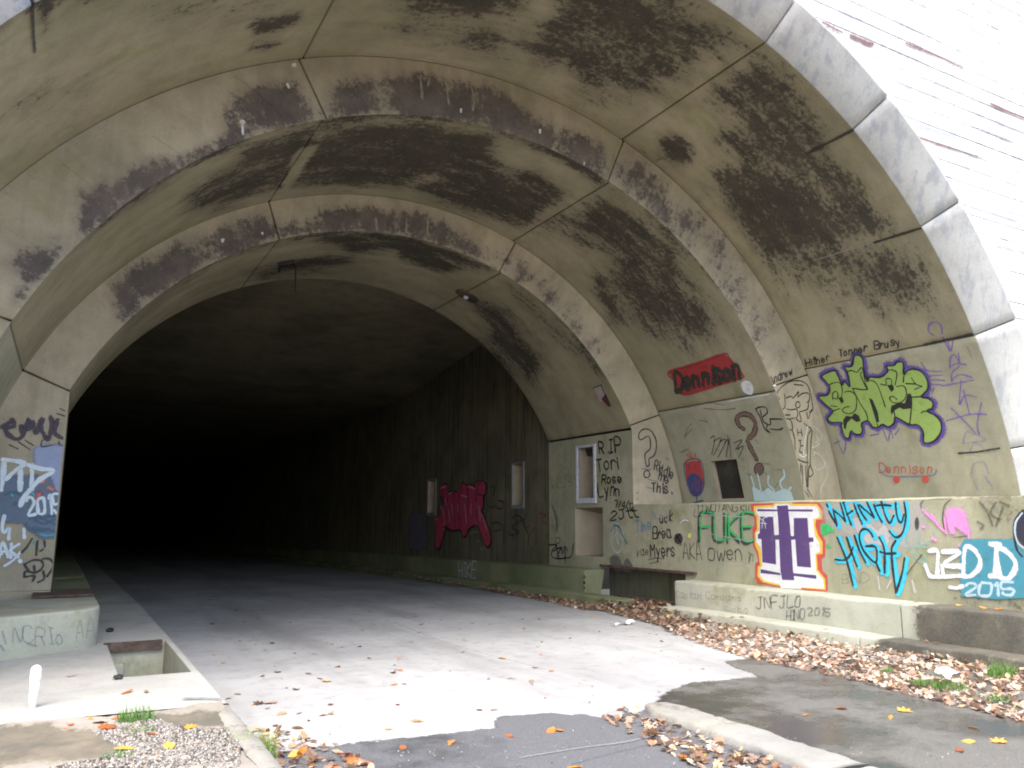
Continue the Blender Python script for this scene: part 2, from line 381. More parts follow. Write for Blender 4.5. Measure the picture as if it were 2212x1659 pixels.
def splay(ka, kb, th0, th1, parent, mat, name='splay_panel', ya=None, yb=None):
    ya = RG[ka][3] if ya is None else ya; yb = RG[kb][2] if yb is None else yb
    us = edge_lin(th0, th1, max(6, int((th1-th0)*RG[ka][0]/.11)), GAP/RG[ka][0], .012/RG[ka][0]); m = np.linspace(0, 1, 10)
    U, T = np.meshgrid(us, m, indexing='ij')
    A = np.stack(rp(ka, U, ya+0*U), -1); B = np.stack(rp(kb, U, yb+0*U), -1)
    v = A+(B-A)*T[..., None]; v[0, :, 1] += .012; v[-1, :, 1] += .012
    nu, nv = v.shape[:2]; n0 = nu*nv; e0 = v[0]+[0, .07, 0]; e1 = v[-1]+[0, .07, 0]
    v = np.vstack([v.reshape(-1, 3), e0, e1]); f = grid_faces(nu, nv)
    for j in range(nv-1):
        f.append((j, j+1, n0+j+1, n0+j)); b = (nu-1)*nv; f.append((b+j, n0+nv+j, n0+nv+j+1, b+j+1))
    q = np.asarray(v); dx, dz = q[:, 0]-XC, q[:, 2]-RG[ka][1]; arc = np.stack([np.arctan2(dz, dx)*RG[ka][0]*1.6, np.hypot(dx, dz)*.8, 0*dx+ka*3.1], -1)
    return obj(name, v, f, mat, parent, True, {'stain': stain_at(v, -1.0), 'arc': arc})
def core(name, prof, th0, th1, zc, parent, ringk=None):
    us = np.linspace(th0, th1, 90); v = []
    for u in us:
        for (r, y) in prof: v.append((XC+r*math.cos(u), y, zc+r*math.sin(u)))
    return obj(name, v, grid_faces(len(us), len(prof)), MAT['core'], parent)

BASE = {1: -G(8), 2: -G(10), 3: -G(13)}
J = {1: [G(28.0), G(70.4), G(112.3), G(155.0)], 2: [G(26.3), G(69.8), G(113.2), G(155.5)], 3: [G(25.0), G(68.8), G(113.4), G(155.4)]}
rings = {1: thing('arch_ring', 'outermost and tallest concrete arch ring, blackened soffit, lime green graffiti at its foot', 'arch', (XC, 6.5, 0)),
         2: thing('arch_ring', 'middle concrete arch ring of the stepped portal, red sprayed bar on its right side', 'arch', (XC, 9.5, 0)),
         3: thing('arch_ring', 'innermost and lowest concrete arch ring, framed niche in its right wall', 'arch', (XC, 12.8, 0))}
NICHE2 = (G(8.95), G(15.8), 10.89, 11.56)
for k in (1, 2, 3):
    js = [math.asin((1.86-RG[k][1])/RG[k][0])]+J[k]+[math.pi-BASE[k]]
    for a, b in zip(js[:-1], js[1:]):
        if k == 3 and a == js[0]: continue               # right wall of the inner ring is flat and built below
        soffit(k, a, b, rings[k], MAT['pier' if a == js[0] or b == js[-1] else 'soffit'], holes=[NICHE2] if (k == 2 and a == js[0]) else ())
for ka, kb in ((1, 2), (2, 3)):
    js = [math.asin((1.86-RG[ka][1])/RG[ka][0])]+[(a+b)/2 for a, b in zip(J[ka], J[kb])]+[math.pi-BASE[ka]]
    for a, b in zip(js[:-1], js[1:]): splay(ka, kb, a, b, rings[kb], MAT['splay'])
core('joint_backing', [(7.75, 6.5), (7.12, 6.6), (7.12, 9.62), (6.30, 9.62)], -.3, math.pi+.3, .9, rings[1])
core('joint_backing', [(6.14, 9.60), (6.14, 12.72), (5.56, 12.93)], -.3, math.pi+.3, 1.07, rings[2])
us = np.linspace(G(20), math.pi-G(20), 60); v = []
for u in us:
    for y, r in ((12.85, 5.5), (16.05, 5.5), (16.06, 8.5)): v.append((XC+r*math.cos(u), y, 1.12+r*math.sin(u)))
obj('joint_backing', v, grid_faces(60, 3), MAT['core'], rings[3])

# partial joints cut into the outer soffit from the arris, and other dark cracks
def niche_box(name, corners_front, depth_vec, mat, parent):
    a = [np.array(c, float) for c in corners_front]; b = [c+np.array(depth_vec) for c in a]
    mid = sum(b)/4.0; b = [mid+(c-mid)*.97 for c in b]
    v = a+b; f = [(0, 1, 5, 4), (1, 2, 6, 5), (2, 3, 7, 6), (3, 0, 4, 7), (4, 5, 6, 7)]
    return obj(name, v, f, mat, parent)
a0, a1, b0, b1 = NICHE2
niche_box('niche', [rp(2, np.float64(a), y) for a, y in ((a0, b0), (a0, b1), (a1, b1), (a1, b0))], (.62, 0, .0), MAT['cavity'], rings[2])

# flat right wall of the inner ring with its framed niche and the open duct below
def wall_x(name, x, y0, y1, z0, z1, holes, mat, parent, step=.12, stain=True, label=None, zt=None, base=-1.15):
    us = np.unique(np.r_[np.linspace(y0, y1, max(3, int((y1-y0)/step))), [h[0] for h in holes], [h[1] for h in holes]])
    vs = np.unique(np.r_[np.linspace(z0, z1, max(3, int((z1-z0)/step))), [h[2] for h in holes], [h[3] for h in holes]])
    us = us[(us >= y0-1e-6) & (us <= y1+1e-6)]; vs = vs[(vs >= z0-1e-6) & (vs <= z1+1e-6)]
    U, Vv = np.meshgrid(us, vs, indexing='ij'); v = np.stack([x+0*U, U, Vv], -1).reshape(-1, 3)
    def keep(i, j):
        cu, cv = (us[i]+us[i+1])/2, (vs[j]+vs[j+1])/2
        return not any(h[0] < cu < h[1] and h[2] < cv < h[3] for h in holes)
    return obj(name, v, grid_faces(len(us), len(vs), keep), mat, parent, True, {'stain': stain_at(v, base)} if stain else None, label=label)
def niche_x(x, h, depth, mat, parent, lean=0.0, name='niche'):
    y0, y1, z0, z1 = h
    a = [(x, y0, z0), (x, y1, z0), (x, y1, z1), (x, y0, z1)]
    b = [(x+depth, y0+lean*0, z0), (x+depth, y1-lean, z0), (x+depth, y1-lean, z1-lean*.4), (x+depth, y0, z1-lean*.4)]
    return obj(name, a+b, [(0, 1, 5, 4), (1, 2, 6, 5), (2, 3, 7, 6), (3, 0, 4, 7), (4, 5, 6, 7)], mat, parent)
def frame_x(x, h, wd, th, mat, parent):
    y0, y1, z0, z1 = h; vv = []; ff = []
    for (a, b, c, d) in ((y0-wd, y1+wd, z0-wd*1.5, z0), (y0-wd, y1+wd, z1, z1+wd*.7), (y0-wd, y0, z0, z1), (y1, y1+wd, z0, z1)):
        q, f = box_geo(x-th, x+.02, a, b, c, d); n = len(vv); vv += q; ff += [tuple(i+n for i in t) for t in f]
    return bevel_obj(obj('niche_frame', vv, ff, mat, parent), .006, 1)
ZSP = RG[3][1]+math.sqrt(RG[3][0]**2-HALF**2)           # spring line of the inner ring
N_RIP = (14.15, 14.75, 2.07, 3.16); N_LOW = (13.86, 14.9, .86, 1.87)
wall_x('side_wall', XR, 12.83, 15.99, .55, ZSP-.012, [N_RIP, N_LOW, (12.0, 13.92, .1, .70)], MAT['wall'], rings[3])
q = niche_x(XR, N_RIP, .45, MAT['cavity'], rings[3], .0); frame_x(XR, N_RIP, .075, .03, MAT['frame'], q)
niche_x(XR, N_LOW, .55, MAT['cavity'], rings[3], .35)

# ------------------------------------------------------------------ archivolt and headwall
archiv = thing('portal_archivolt', 'pale chamfered concrete archivolt of big blocks framing the tunnel mouth', 'arch', (XC, 6.2, 0))
RO, YO = 7.47, 6.17
jv = [BASE[1], G(14.2), G(28.0), G(42.3), G(56.2), G(70.4), G(84), G(98), G(112.3), G(126), G(140), G(155), G(166), math.pi-BASE[1]]
for a, b in zip(jv[:-1], jv[1:]):
    us = edge_lin(a, b, max(5, int((b-a)*7.2/.12)), GAP*.8/7.2, .012/7.2)
    prof = [(7.03, 6.55, 0), (7.035, 6.53, 0), (7.25, 6.345, .012), (RO-.02, YO+.01, 0), (RO, YO, 0), (RO+.012, YO+.012, 0), (RO+.012, YO+.13, 0)]
    v = []
    for i, u in enumerate(us):
        e = .012 if i in (0, len(us)-1) else 0
        for (r, y, q) in prof: v.append((XC+(r+e)*math.cos(u), y+e, .9+(r+e)*math.sin(u)))
    n0 = len(v); nv = len(prof); nu = len(us); f = grid_faces(nu, nv)
    for row, i in ((0, 0), (1, nu-1)):
        for (r, y, q) in prof: v.append((XC+(r+.09)*math.cos(us[i]), y+.09, .9+(r+.09)*math.sin(us[i])))
    for j in range(nv-1):
        f.append((j, j+1, n0+j+1, n0+j)); b2 = (nu-1)*nv; f.append((b2+j, n0+nv+j, n0+nv+j+1, b2+j+1))
    obj('arch_block', v, f, MAT['arch'], archiv, True, {'stain': stain_at(np.array(v))})
head = thing('headwall', 'blown out white board marked concrete headwall above and right of the tunnel mouth', 'wall', (XC, 6.3, 0))
YH = 6.265
def arc_x(z, r=RO-.03):
    d = r*r-(z-.9)**2; return math.sqrt(d) if d > 0 else None
CH = .23; z = 1.93; nth = 0
while z < 13.6:
    za, zb = z+.006, z+CH-.006; zs = [za, (za+zb)/2, zb]
    for side in (1, -1):
        jitter = rng.uniform(-.003, .003)
        xo = [arc_x(q) for q in zs]
        ys = YH+jitter
        inner = [(XC+side*(q if q is not None else 0.0)) for q in xo]
        outer = XC+side*13.5
        pts = [(inner[0], za), (outer, za), (outer, zb), (inner[2], zb), (inner[1], zs[1])]
        v = [(p[0], ys, p[1]) for p in pts]+[(p[0], ys+.06, p[1]) for p in pts]
        n = len(pts); f = [tuple(range(n)) if side > 0 else tuple(range(n))[::-1]]+[(i, (i+1) % n, n+(i+1) % n, n+i) for i in range(n)]
        obj('board_course', v, f, MAT['head'], head)
    z += CH; nth += 1
us = np.linspace(-.15, math.pi+.15, 80); v = []
for u in us:
    v.append((XC+(RO-.08)*math.cos(u), YH+.05, .9+(RO-.08)*math.sin(u)))
    q = min(14/max(abs(math.cos(u)), 1e-3), 13.0/max(abs(math.sin(u)), 1e-3)); v.append((XC+q*math.cos(u), YH+.05, .9+q*math.sin(u)))
obj('wall_body', v, [(2*i, 2*i+1, 2*i+3, 2*i+2) for i in range(79)], MAT['core'], head)

# ------------------------------------------------------------------ tunnel behind the rings
tun = thing('tunnel_lining', 'dark tunnel beyond the arches with dripping side walls and flat ceiling', 'tunnel', (XC, 16, 0))
def dip(y): return -.014*max(0.0, y-15.0)               # the road falls gently inwards
XTR, XTL = XR+.05, XL-.05
def tz(v): return [(a, b, c+dip(b)) for a, b, c in v]
N_F1 = (17.28, 17.80, 2.0, 3.02); N_F2 = (22.65, 23.2, 1.92, 2.90)
def strip_x(name, x, y0, y1, z0, z1, holes, mat, parent):
    us = np.unique(np.r_[np.linspace(y0, min(y1, 30), 24), np.linspace(30, y1, 8), [h[0] for h in holes], [h[1] for h in holes]])
    vs = np.unique(np.r_[z0, z1, [h[2] for h in holes], [h[3] for h in holes]])
    U, Vv = np.meshgrid(us, vs, indexing='ij'); v = np.stack([x+0*U, U, Vv], -1).reshape(-1, 3)
    keep = lambda i, j: not any(h[0] < (us[i]+us[i+1])/2 < h[1] and h[2] < (vs[j]+vs[j+1])/2 < h[3] for h in holes)
    return obj(name, tz(v), grid_faces(len(us), len(vs), keep), mat, parent)
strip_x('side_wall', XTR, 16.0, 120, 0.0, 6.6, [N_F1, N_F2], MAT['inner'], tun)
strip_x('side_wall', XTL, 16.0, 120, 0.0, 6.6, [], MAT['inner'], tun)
for h in (N_F1, N_F2):
    hh = (h[0], h[1], h[2]+dip(h[0]), h[3]+dip(h[0])); q = niche_x(XTR, hh, .35, MAT['cavity'], tun, .1); frame_x(XTR, hh, .06, .025, MAT['dim_frame'], q)
cy = [16.0, 19, 22, 25, 28, 34, 60, 120]; cz = [6.66, 6.5, 6.15, 5.75, 5.6, 5.55, 5.3, 4.6]
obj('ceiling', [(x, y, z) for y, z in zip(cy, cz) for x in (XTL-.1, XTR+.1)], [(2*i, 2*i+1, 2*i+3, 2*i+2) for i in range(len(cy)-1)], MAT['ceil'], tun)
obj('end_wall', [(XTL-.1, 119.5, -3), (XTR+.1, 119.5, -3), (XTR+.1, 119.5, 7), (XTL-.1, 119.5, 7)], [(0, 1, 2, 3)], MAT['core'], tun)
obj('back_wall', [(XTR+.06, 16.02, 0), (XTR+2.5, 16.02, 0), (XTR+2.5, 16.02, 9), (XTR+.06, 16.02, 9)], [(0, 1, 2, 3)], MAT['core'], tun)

# ------------------------------------------------------------------ ground, road
g = obj('ground', [(-400, -400, -.03), (400, -400, -.03), (400, 6.0, -.03), (-400, 6.0, -.03)], [(0, 1, 2, 3)], MAT['ground']); tag(g, kind='structure')
ry = [-30, 0, 4, 8, 12, 15, 17, 20, 30, 60, 120]
road = obj('road', [(x, y, dip(y)) for y in ry for x in (1.27, 10.25)], [(2*i, 2*i+1, 2*i+3, 2*i+2) for i in range(len(ry)-1)], MAT['road']); tag(road, kind='structure')
def sheet(name, poly, z, mat, kind='structure', jag=0.0, parent=None):
    pts = [on_z(p, z) if len(p) == 2 else p for p in poly]; out = []
    for a, b in zip(pts, pts[1:]+pts[:1]):
        n = max(1, int(np.hypot(b[0]-a[0], b[1]-a[1])/.12)) if jag else 1
        for i in range(n):
            q = np.array(a)+(np.array(b)-np.array(a))*i/n
            if jag: q = q+np.array([nrng.randn()*jag, nrng.randn()*jag, 0])
            out.append((q[0], q[1], z))
    n = len(out); q = np.array(out); ar = .5*np.sum(q[:, 0]*np.roll(q[:, 1], -1)-np.roll(q[:, 0], -1)*q[:, 1]); sg = 1 if ar > 0 else -1
    tg = np.roll(q, -1, 0)-np.roll(q, 1, 0); nr = np.stack([tg[:, 1], -tg[:, 0], 0*tg[:, 0]], 1)*sg; nr /= np.maximum(1e-6, np.linalg.norm(nr, axis=1))[:, None]
    rim = q+nr*.16
    o = obj(name, list(out)+[tuple(r) for r in rim], [tuple(range(n))]+[(i, (i+1) % n, n+(i+1) % n, n+i) for i in range(n)], mat, parent, attrs={'edge': [1.0]*n+[0.0]*n})
    if parent is None: tag(o, kind=kind)
    return o
sheet('asphalt_patch', [(1.3, -10, 0), (1.3, 5.86, 0)]+P('D', S('600,1634 740,1616 880,1600 1085,1577 1092,1552 1180,1546 1260,1549 1300,1558 1400,1540'))+[(4.5, 5.7, 0), (4.5, -10, 0)], .004, MAT['asphalt'], jag=.012)
sheet('wet_pavement', [(4.6, -10, 0), (4.6, 5.75, 0)]+P('D', S('1470,1492 1510,1478 1600,1470 1660,1464 1650,1456 1600,1440 1580,1430 1640,1424'))+[(8.0, 7.0, 0), (8.6, 6.2, 0), (9.3, 4.9, 0), (9.3, -10, 0)], .004, MAT['asphalt2'], jag=.012)

# ------------------------------------------------------------------ right side: parapet, benches, kerbs
par = thing('parapet_wall', 'long low concrete side wall covered in graffiti, right of the road', 'wall', (XR, 9, 0))
GAPY = (11.35, 13.92); ZB = .70
wall_x('wall_face', XR, -4.0, 12.83, .0, ZTOP-.03, [(GAPY[0], 12.83, .0, ZB)], MAT['wall'], par, label='face of the wall with sprayed names')
# rounded top edge and top
v = []; yy = np.linspace(-4, 12.83, 120)
for y in yy:
    for x, z in ((XR, ZTOP-.03), (XR+.01, ZTOP-.008), (XR+.035, ZTOP), (XR+.3, ZTOP+.004), (XR+2.6, ZTOP+.006)): v.append((x, y, z+.004*math.sin(y*3.1)+.003*math.sin(y*11)))
obj('wall_top', v, grid_faces(120, 5), MAT['wall'], par, True, {'stain': np.where(np.array(v)[:, 1] < 6.6, .1, -.9)})
# duct opening under the wall
du = [(XR+.40, GAPY[0]-.5, 0), (XR+.40, GAPY[1]+.3, 0), (XR+.40, GAPY[1]+.3, ZB), (XR+.40, GAPY[0]-.5, ZB), (XR, GAPY[0]-.5, ZB), (XR, GAPY[1]+.3, ZB), (XR, GAPY[0], 0), (XR+.4, GAPY[0], 0), (XR+.4, GAPY[0], ZB), (XR, GAPY[0], ZB)]
obj('duct_recess', du, [(0, 1, 2, 3), (3, 2, 5, 4), (6, 7, 8, 9)], MAT['duct'], par)
box('steel_angle', XR-.035, XR+.05, 11.05, 13.95, ZB-.035, ZB+.012, MAT['rust'], par, .004, .004)
box('steel_channel', XR-.07, XR+.06, 11.2, 13.3, .02, .15, MAT['rust'], par, .004, .004)

def prism_y(name, prof, ys, mat, parent=None, attr=None, wob=.004, dipf=False):
    v = []
    ph = rng.uniform(0, 9)
    for y in ys:
        for x, z in prof: v.append((x+wob*math.sin(y*2.3+ph)+wob*.5*nrng.randn(), y, z+wob*.6*math.sin(y*3.7+ph)+wob*.3*nrng.randn()*(z > .02)+(dip(y) if dipf else 0)))
    n = len(prof); f = grid_faces(len(ys), n); f.append(tuple(range(n))[::-1]); f.append(tuple(range((len(ys)-1)*n, len(ys)*n)))
    o = obj(name, v, f, mat, parent, True, {'stain': stain_at(np.array(v)) if attr is None else attr(np.array(v))})
    return o
def rprof(x0, x1, z0, z1, r=.03):                       # road side is x0
    return [(x0, z0), (x0, z1-r), (x0+r*.3, z1-r*.3), (x0+r, z1), (x1, z1)]
def split_smooth(o, ang=40):
    o.data.set_sharp_from_angle(angle=G(ang)) if hasattr(o.data, 'set_sharp_from_angle') else None
    return o
XB, XK = 9.35, 8.93; ZBN, ZK = .58, .175
def bench(name, label, prof, ya, yb, mat, cat, group=None, attr=None, step=.1, dipf=False, rot=True):
    ys = list(np.arange(ya, min(yb, 30), step))+([min(yb, 30)] if yb <= 30 else list(np.linspace(30, yb, 12)))
    if rot and yb < 30: pass
    o = prism_y(name, prof, ys, mat, None, attr, dipf=dipf); split_smooth(o); tag(o, label, cat, group); return o
dry = lambda v: -1.0+0*v[:, 0]
nearb = bench('concrete_bench', 'dry pale bench along the graffiti wall, faint lettering on its face', rprof(XB, XR-.003, 0, ZBN, .04), 6.80, 11.12, MAT['bench'], 'bench', 'concrete ledges on the right', dry)
wetb = bench('concrete_bench', 'dark wet stretch of bench at the right edge, nearest to the viewer', rprof(XB, XR-.003, 0, ZBN, .04), -3, 6.78, MAT['bench'], 'bench', 'concrete ledges on the right', lambda v: np.clip((6.56-v[:, 1])*7, -1.3, .75))
farb = bench('concrete_bench', 'long green mossy bench running along the right wall into the dark tunnel', rprof(XB, XTR-.003, -2, ZBN+.03, .04), 13.9, 119, MAT['moss_bench'], 'bench', 'concrete ledges on the right', dry, dipf=True)
nk = bench('kerb', 'pale low kerb behind the leaf drift, below the dry bench', rprof(XK, XB-.003, 0, ZK, .03), 7.12, 11.0, MAT['bench'], 'kerb', 'low kerbs on the right', dry)
wk = bench('kerb', 'dark wet low kerb sinking into leaves at the right edge', rprof(XK+.02, XB-.003, 0, ZK-.01, .03), -3, 7.10, MAT['bench'], 'kerb', 'low kerbs on the right', lambda v: np.clip((6.86-v[:, 1])*7, -1.3, .75))
fk = bench('kerb', 'long mossy low kerb running into the tunnel below the green bench', rprof(XK, XB-.003, -2, ZK, .03), 12.25, 119, MAT['moss_bench'], 'kerb', 'low kerbs on the right', dry, dipf=True)

# ------------------------------------------------------------------ left side: walkway with open pit, bench end
ZW = .17; XE = 1.28
TR = (.57, 1.19, 8.42, 10.72)                            # pit: x0 x1 y0 y1
walk = thing('walkway', 'raised concrete walkway along the left side with an open pit', 'walkway', (.5, 9, 0))
def topgrid(name, xs, ys, hole, mat, parent, zfun):
    U, Vv = np.meshgrid(xs, ys, indexing='ij'); v = [(x, y, zfun(x, y)) for x, y in zip(U.ravel(), Vv.ravel())]
    keep = lambda i, j: not (hole[0] < (xs[i]+xs[i+1])/2 < hole[1] and hole[2] < (ys[j]+ys[j+1])/2 < hole[3])
    return obj(name, v, grid_faces(len(xs), len(ys), keep), mat, parent, False, {'stain': np.full(len(v), -1.0)})
xs = np.unique(np.r_[np.linspace(-8, 0, 12), 0.3, TR[0], TR[1], XE-.03]); ys = np.unique(np.r_[np.linspace(6.93, 16, 40), TR[2], TR[3], np.linspace(17, 119, 20)])
topgrid('paving_slab', xs, ys, TR, MAT['walk'], walk, lambda x, y: ZW+dip(y)+.004*math.sin(x*3+y*2))
v = []
for y in ys:
    for x, z in ((XE-.03, ZW), (XE-.008, ZW-.008), (XE, ZW-.03), (XE+.01, -.1)): v.append((x, y, z+dip(y)+(.004*math.sin(x*3+y*2) if z == ZW else 0)))
obj('kerb_edge', v, grid_faces(len(ys), 4), MAT['walk'], walk, True, {'stain': np.full(len(v), -1.0)})
obj('front_edge', [(-8, 6.93, ZW), (XE, 6.93, ZW-.02), (XE, 6.90, -.05), (-8, 6.90, -.05)], [(0, 1, 2, 3)], MAT['walk'], walk, attrs={'stain': [-1]*4})
x0, x1, y0, y1 = TR
pit = [(x0, y0, ZW+.004), (x1, y0, ZW+.004), (x1, y1, ZW+.004), (x0, y1, ZW+.004), (x0, y0, -.75), (x1, y0, -.75), (x1, y1, -.75), (x0, y1, -.75)]
obj('pit', pit, [(0, 1, 5, 4), (1, 2, 6, 5), (2, 3, 7, 6), (3, 0, 4, 7), (4, 5, 6, 7)], MAT['bench'], walk, attrs={'stain': [-1.2]*8})
box('pit_step', x0+.001, x0+.16, y1-.5, y1-.004, -.74, ZW-.16, MAT['bench'], walk, .01)
box('rusty_lintel', x0-.03, x1-.03, y1-.055, y1+.03, ZW-.09, ZW+.012, MAT['rust'], walk, .004, .004)
# bench on the left ending in an oblique rounded face
ZL = .60
plan = [(-9, 12.02), (.46, 12.02), (.47, 10.85), (.45, 10.66), (.39, 10.52), (.28, 10.40), (-.42, 9.98), (-1.5, 9.45), (-9, 6.5)]
n = len(plan); v = [(x, y, .1) for x, y in plan]+[(x, y, ZL) for x, y in plan]
lb = obj('concrete_bench', v, [tuple(range(n, 2*n))[::-1]]+[(i, (i+1) % n, n+(i+1) % n, n+i)[::-1] for i in range(n)], MAT['bench'], attrs={'stain': [-1]*(2*n)})
bevel_obj(lb, .03, 3); split_smooth(lb, 50); tag(lb, 'pale bench block with oblique rounded end, left side, faint blue lettering', 'bench')
ys = list(np.linspace(12.10, 30, 60))+list(np.linspace(34, 119, 12))
o = prism_y('concrete_bench', [(XTL, ZL), (.42, ZL), (.45, ZL-.03), (.45, -2)], ys, MAT['moss_bench'], None, dry, dipf=True); split_smooth(o)
tag(o, 'green bench behind the brown plate, running along the left wall into the dark', 'bench')
o = box('cover_plate', -.26, .44, 12.08, 13.0, ZL+.004, ZL+.035, MAT['rust'], None, .004, .003); tag(o, 'brown rusty plate lying on the left bench at the pillar foot', 'plate')
box('pillar_foot', XL-1.2, XL-.0, 12.62, 12.9, .2, .65, MAT['splay'], rings[3], .01)

# median kerb in the foreground
mk = thing('median_kerb', 'weathered pale kerb with rounded end running to the bottom right corner', 'kerb', (4.6, 5, 0))
def median(ya, yb, nose=False):
    ys = np.linspace(ya, yb, max(8, int((yb-ya)/.06))); v = []; ph = rng.uniform(0, 6)
    for y in ys:
        k = 1.0
        if nose and y > yb-.35: k = math.sqrt(max(0.02, 1-((y-(yb-.35))/.35)**2))
        xm = 4.60-.035*(5.8-y)+.0; hw = .19*k*(1+.05*math.sin(y*9+ph)+.03*nrng.randn()); hz =   .065*(k**.5)*(1+.05*math.sin(y*5+ph)+.05*nrng.randn())
        for a in np.linspace(0, math.pi, 9):
            c = math.cos(a); s_ = math.sin(a); v.append((xm+hw*np.sign(c)*abs(c)**.55+.006*nrng.randn(), y, hz*s_**.5+.004*nrng.randn()))
    f = grid_faces(len(ys), 9); f.append(tuple(range(9))[::-1]); f.append(tuple(range((len(ys)-1)*9, len(ys)*9)))
    return obj('kerb_stone', v, f, MAT['kerb'], mk, True, {'stain': [(-.25 if q[1] > 4.75 else -.95) for q in v]})
median(3.72, 5.85, True); median(.5, 3.69)
# ================================================================== spray paint on the walls
class PlaneX:
    def __init__(s, x, off=.004): s.x = x; s.o = off
    def uv(s, p): q = on_x(p, s.x); return (q[1], q[2])
    def xyz(s, u, v, o): return (s.x-s.o-o, u, min(v, ZTOP-.032) if (s.x == XR and u < 12.83) else v)
    curved = False; fine = False
class PlaneZ:
    def __init__(s, z): s.z = z
    def uv(s, p): q = on_z(p, s.z); return (q[0], q[1])
    def xyz(s, u, v, o): return (u, v, s.z+.004+o)
    curved = False; fine = False
class PlaneY:
    def __init__(s, y): s.y = y
    def uv(s, p): q = on_y(p, s.y); return (q[0], q[2])
    def xyz(s, u, v, o): return (u, s.y-.004-o, v)
    curved = False; fine = False
class PlaneV:                                         # upright plane through a, b
    def __init__(s, a, b):
        s.a = np.array([a[0], a[1], 0.]); d = np.array([b[0]-a[0], b[1]-a[1], 0.]); s.d = d/np.linalg.norm(d); s.n = np.array([s.d[1], -s.d[0], 0])
        if s.n[1] > 0: s.n = -s.n
    def uv(s, p):
        r = ray(p); t = ((s.a-O3)@s.n)/(r@s.n); q = O3+r*t; return ((q-s.a)@s.d, q[2])
    def xyz(s, u, v, o): q = s.a+s.d*u+s.n*(.004+o); return (q[0], q[1], v)
    curved = False; fine = False
class Ring:
    curved = True; fine = True
    def __init__(s, k): s.k = k; s.R, s.zc = RG[k][:2]
    def uv(s, p):
        d = ray(p); ox, oz = -XC, EYE-s.zc; a = d[0]**2+d[2]**2; b = 2*(ox*d[0]+oz*d[2]); c = ox*ox+oz*oz-s.R**2
        t = (-b+math.sqrt(max(0, b*b-4*a*c)))/(2*a); q = O3+d*t
        return (math.atan2(q[2]-s.zc, q[0]-XC)*s.R, q[1])
    def xyz(s, u, v, o): return rp(s.k, np.float64(u/s.R), v, .004+o)
class Splay:
    curved = False; fine = True
    def __init__(s, ka, kb): s.ka, s.kb = ka, kb; s.ya, s.yb = RG[ka][3], RG[kb][2]
    def ydep(s, x, z):
        th = math.atan2(z-RG[s.ka][1], x-XC); A = rp(s.ka, np.float64(th), 0); B = rp(s.kb, np.float64(th), 0)
        ra = math.hypot(A[0]-XC, A[2]-RG[s.ka][1]); rb = math.hypot(B[0]-XC, B[2]-RG[s.ka][1]); r = math.hypot(x-XC, z-RG[s.ka][1])
        f = (ra-r)/(ra-rb); return s.ya+(s.yb-s.ya)*f
    def uv(s, p):
        y = (s.ya+s.yb)/2
        for _ in range(5): q = on_y(p, y); y = min(max(s.ydep(q[0], q[2]), s.ya-.3), s.yb+.3)
        return (q[0], q[2])
    def xyz(s, u, v, o):
        y = s.ydep(u, v); fr = (y-s.ya)/(s.yb-s.ya)
        if fr > 1:                                   # never past the inner arris
            z0 = RG[s.ka][1]; th = math.atan2(v-z0, u-XC); B = rp(s.kb, np.float64(th), 0); r = math.hypot(u-XC, v-z0); rb = math.hypot(B[0]-XC, B[2]-z0)*1.002
            u, v, y = XC+(u-XC)*rb/r, z0+(v-z0)*rb/r, s.yb
        return (u, y-.006-o, v)

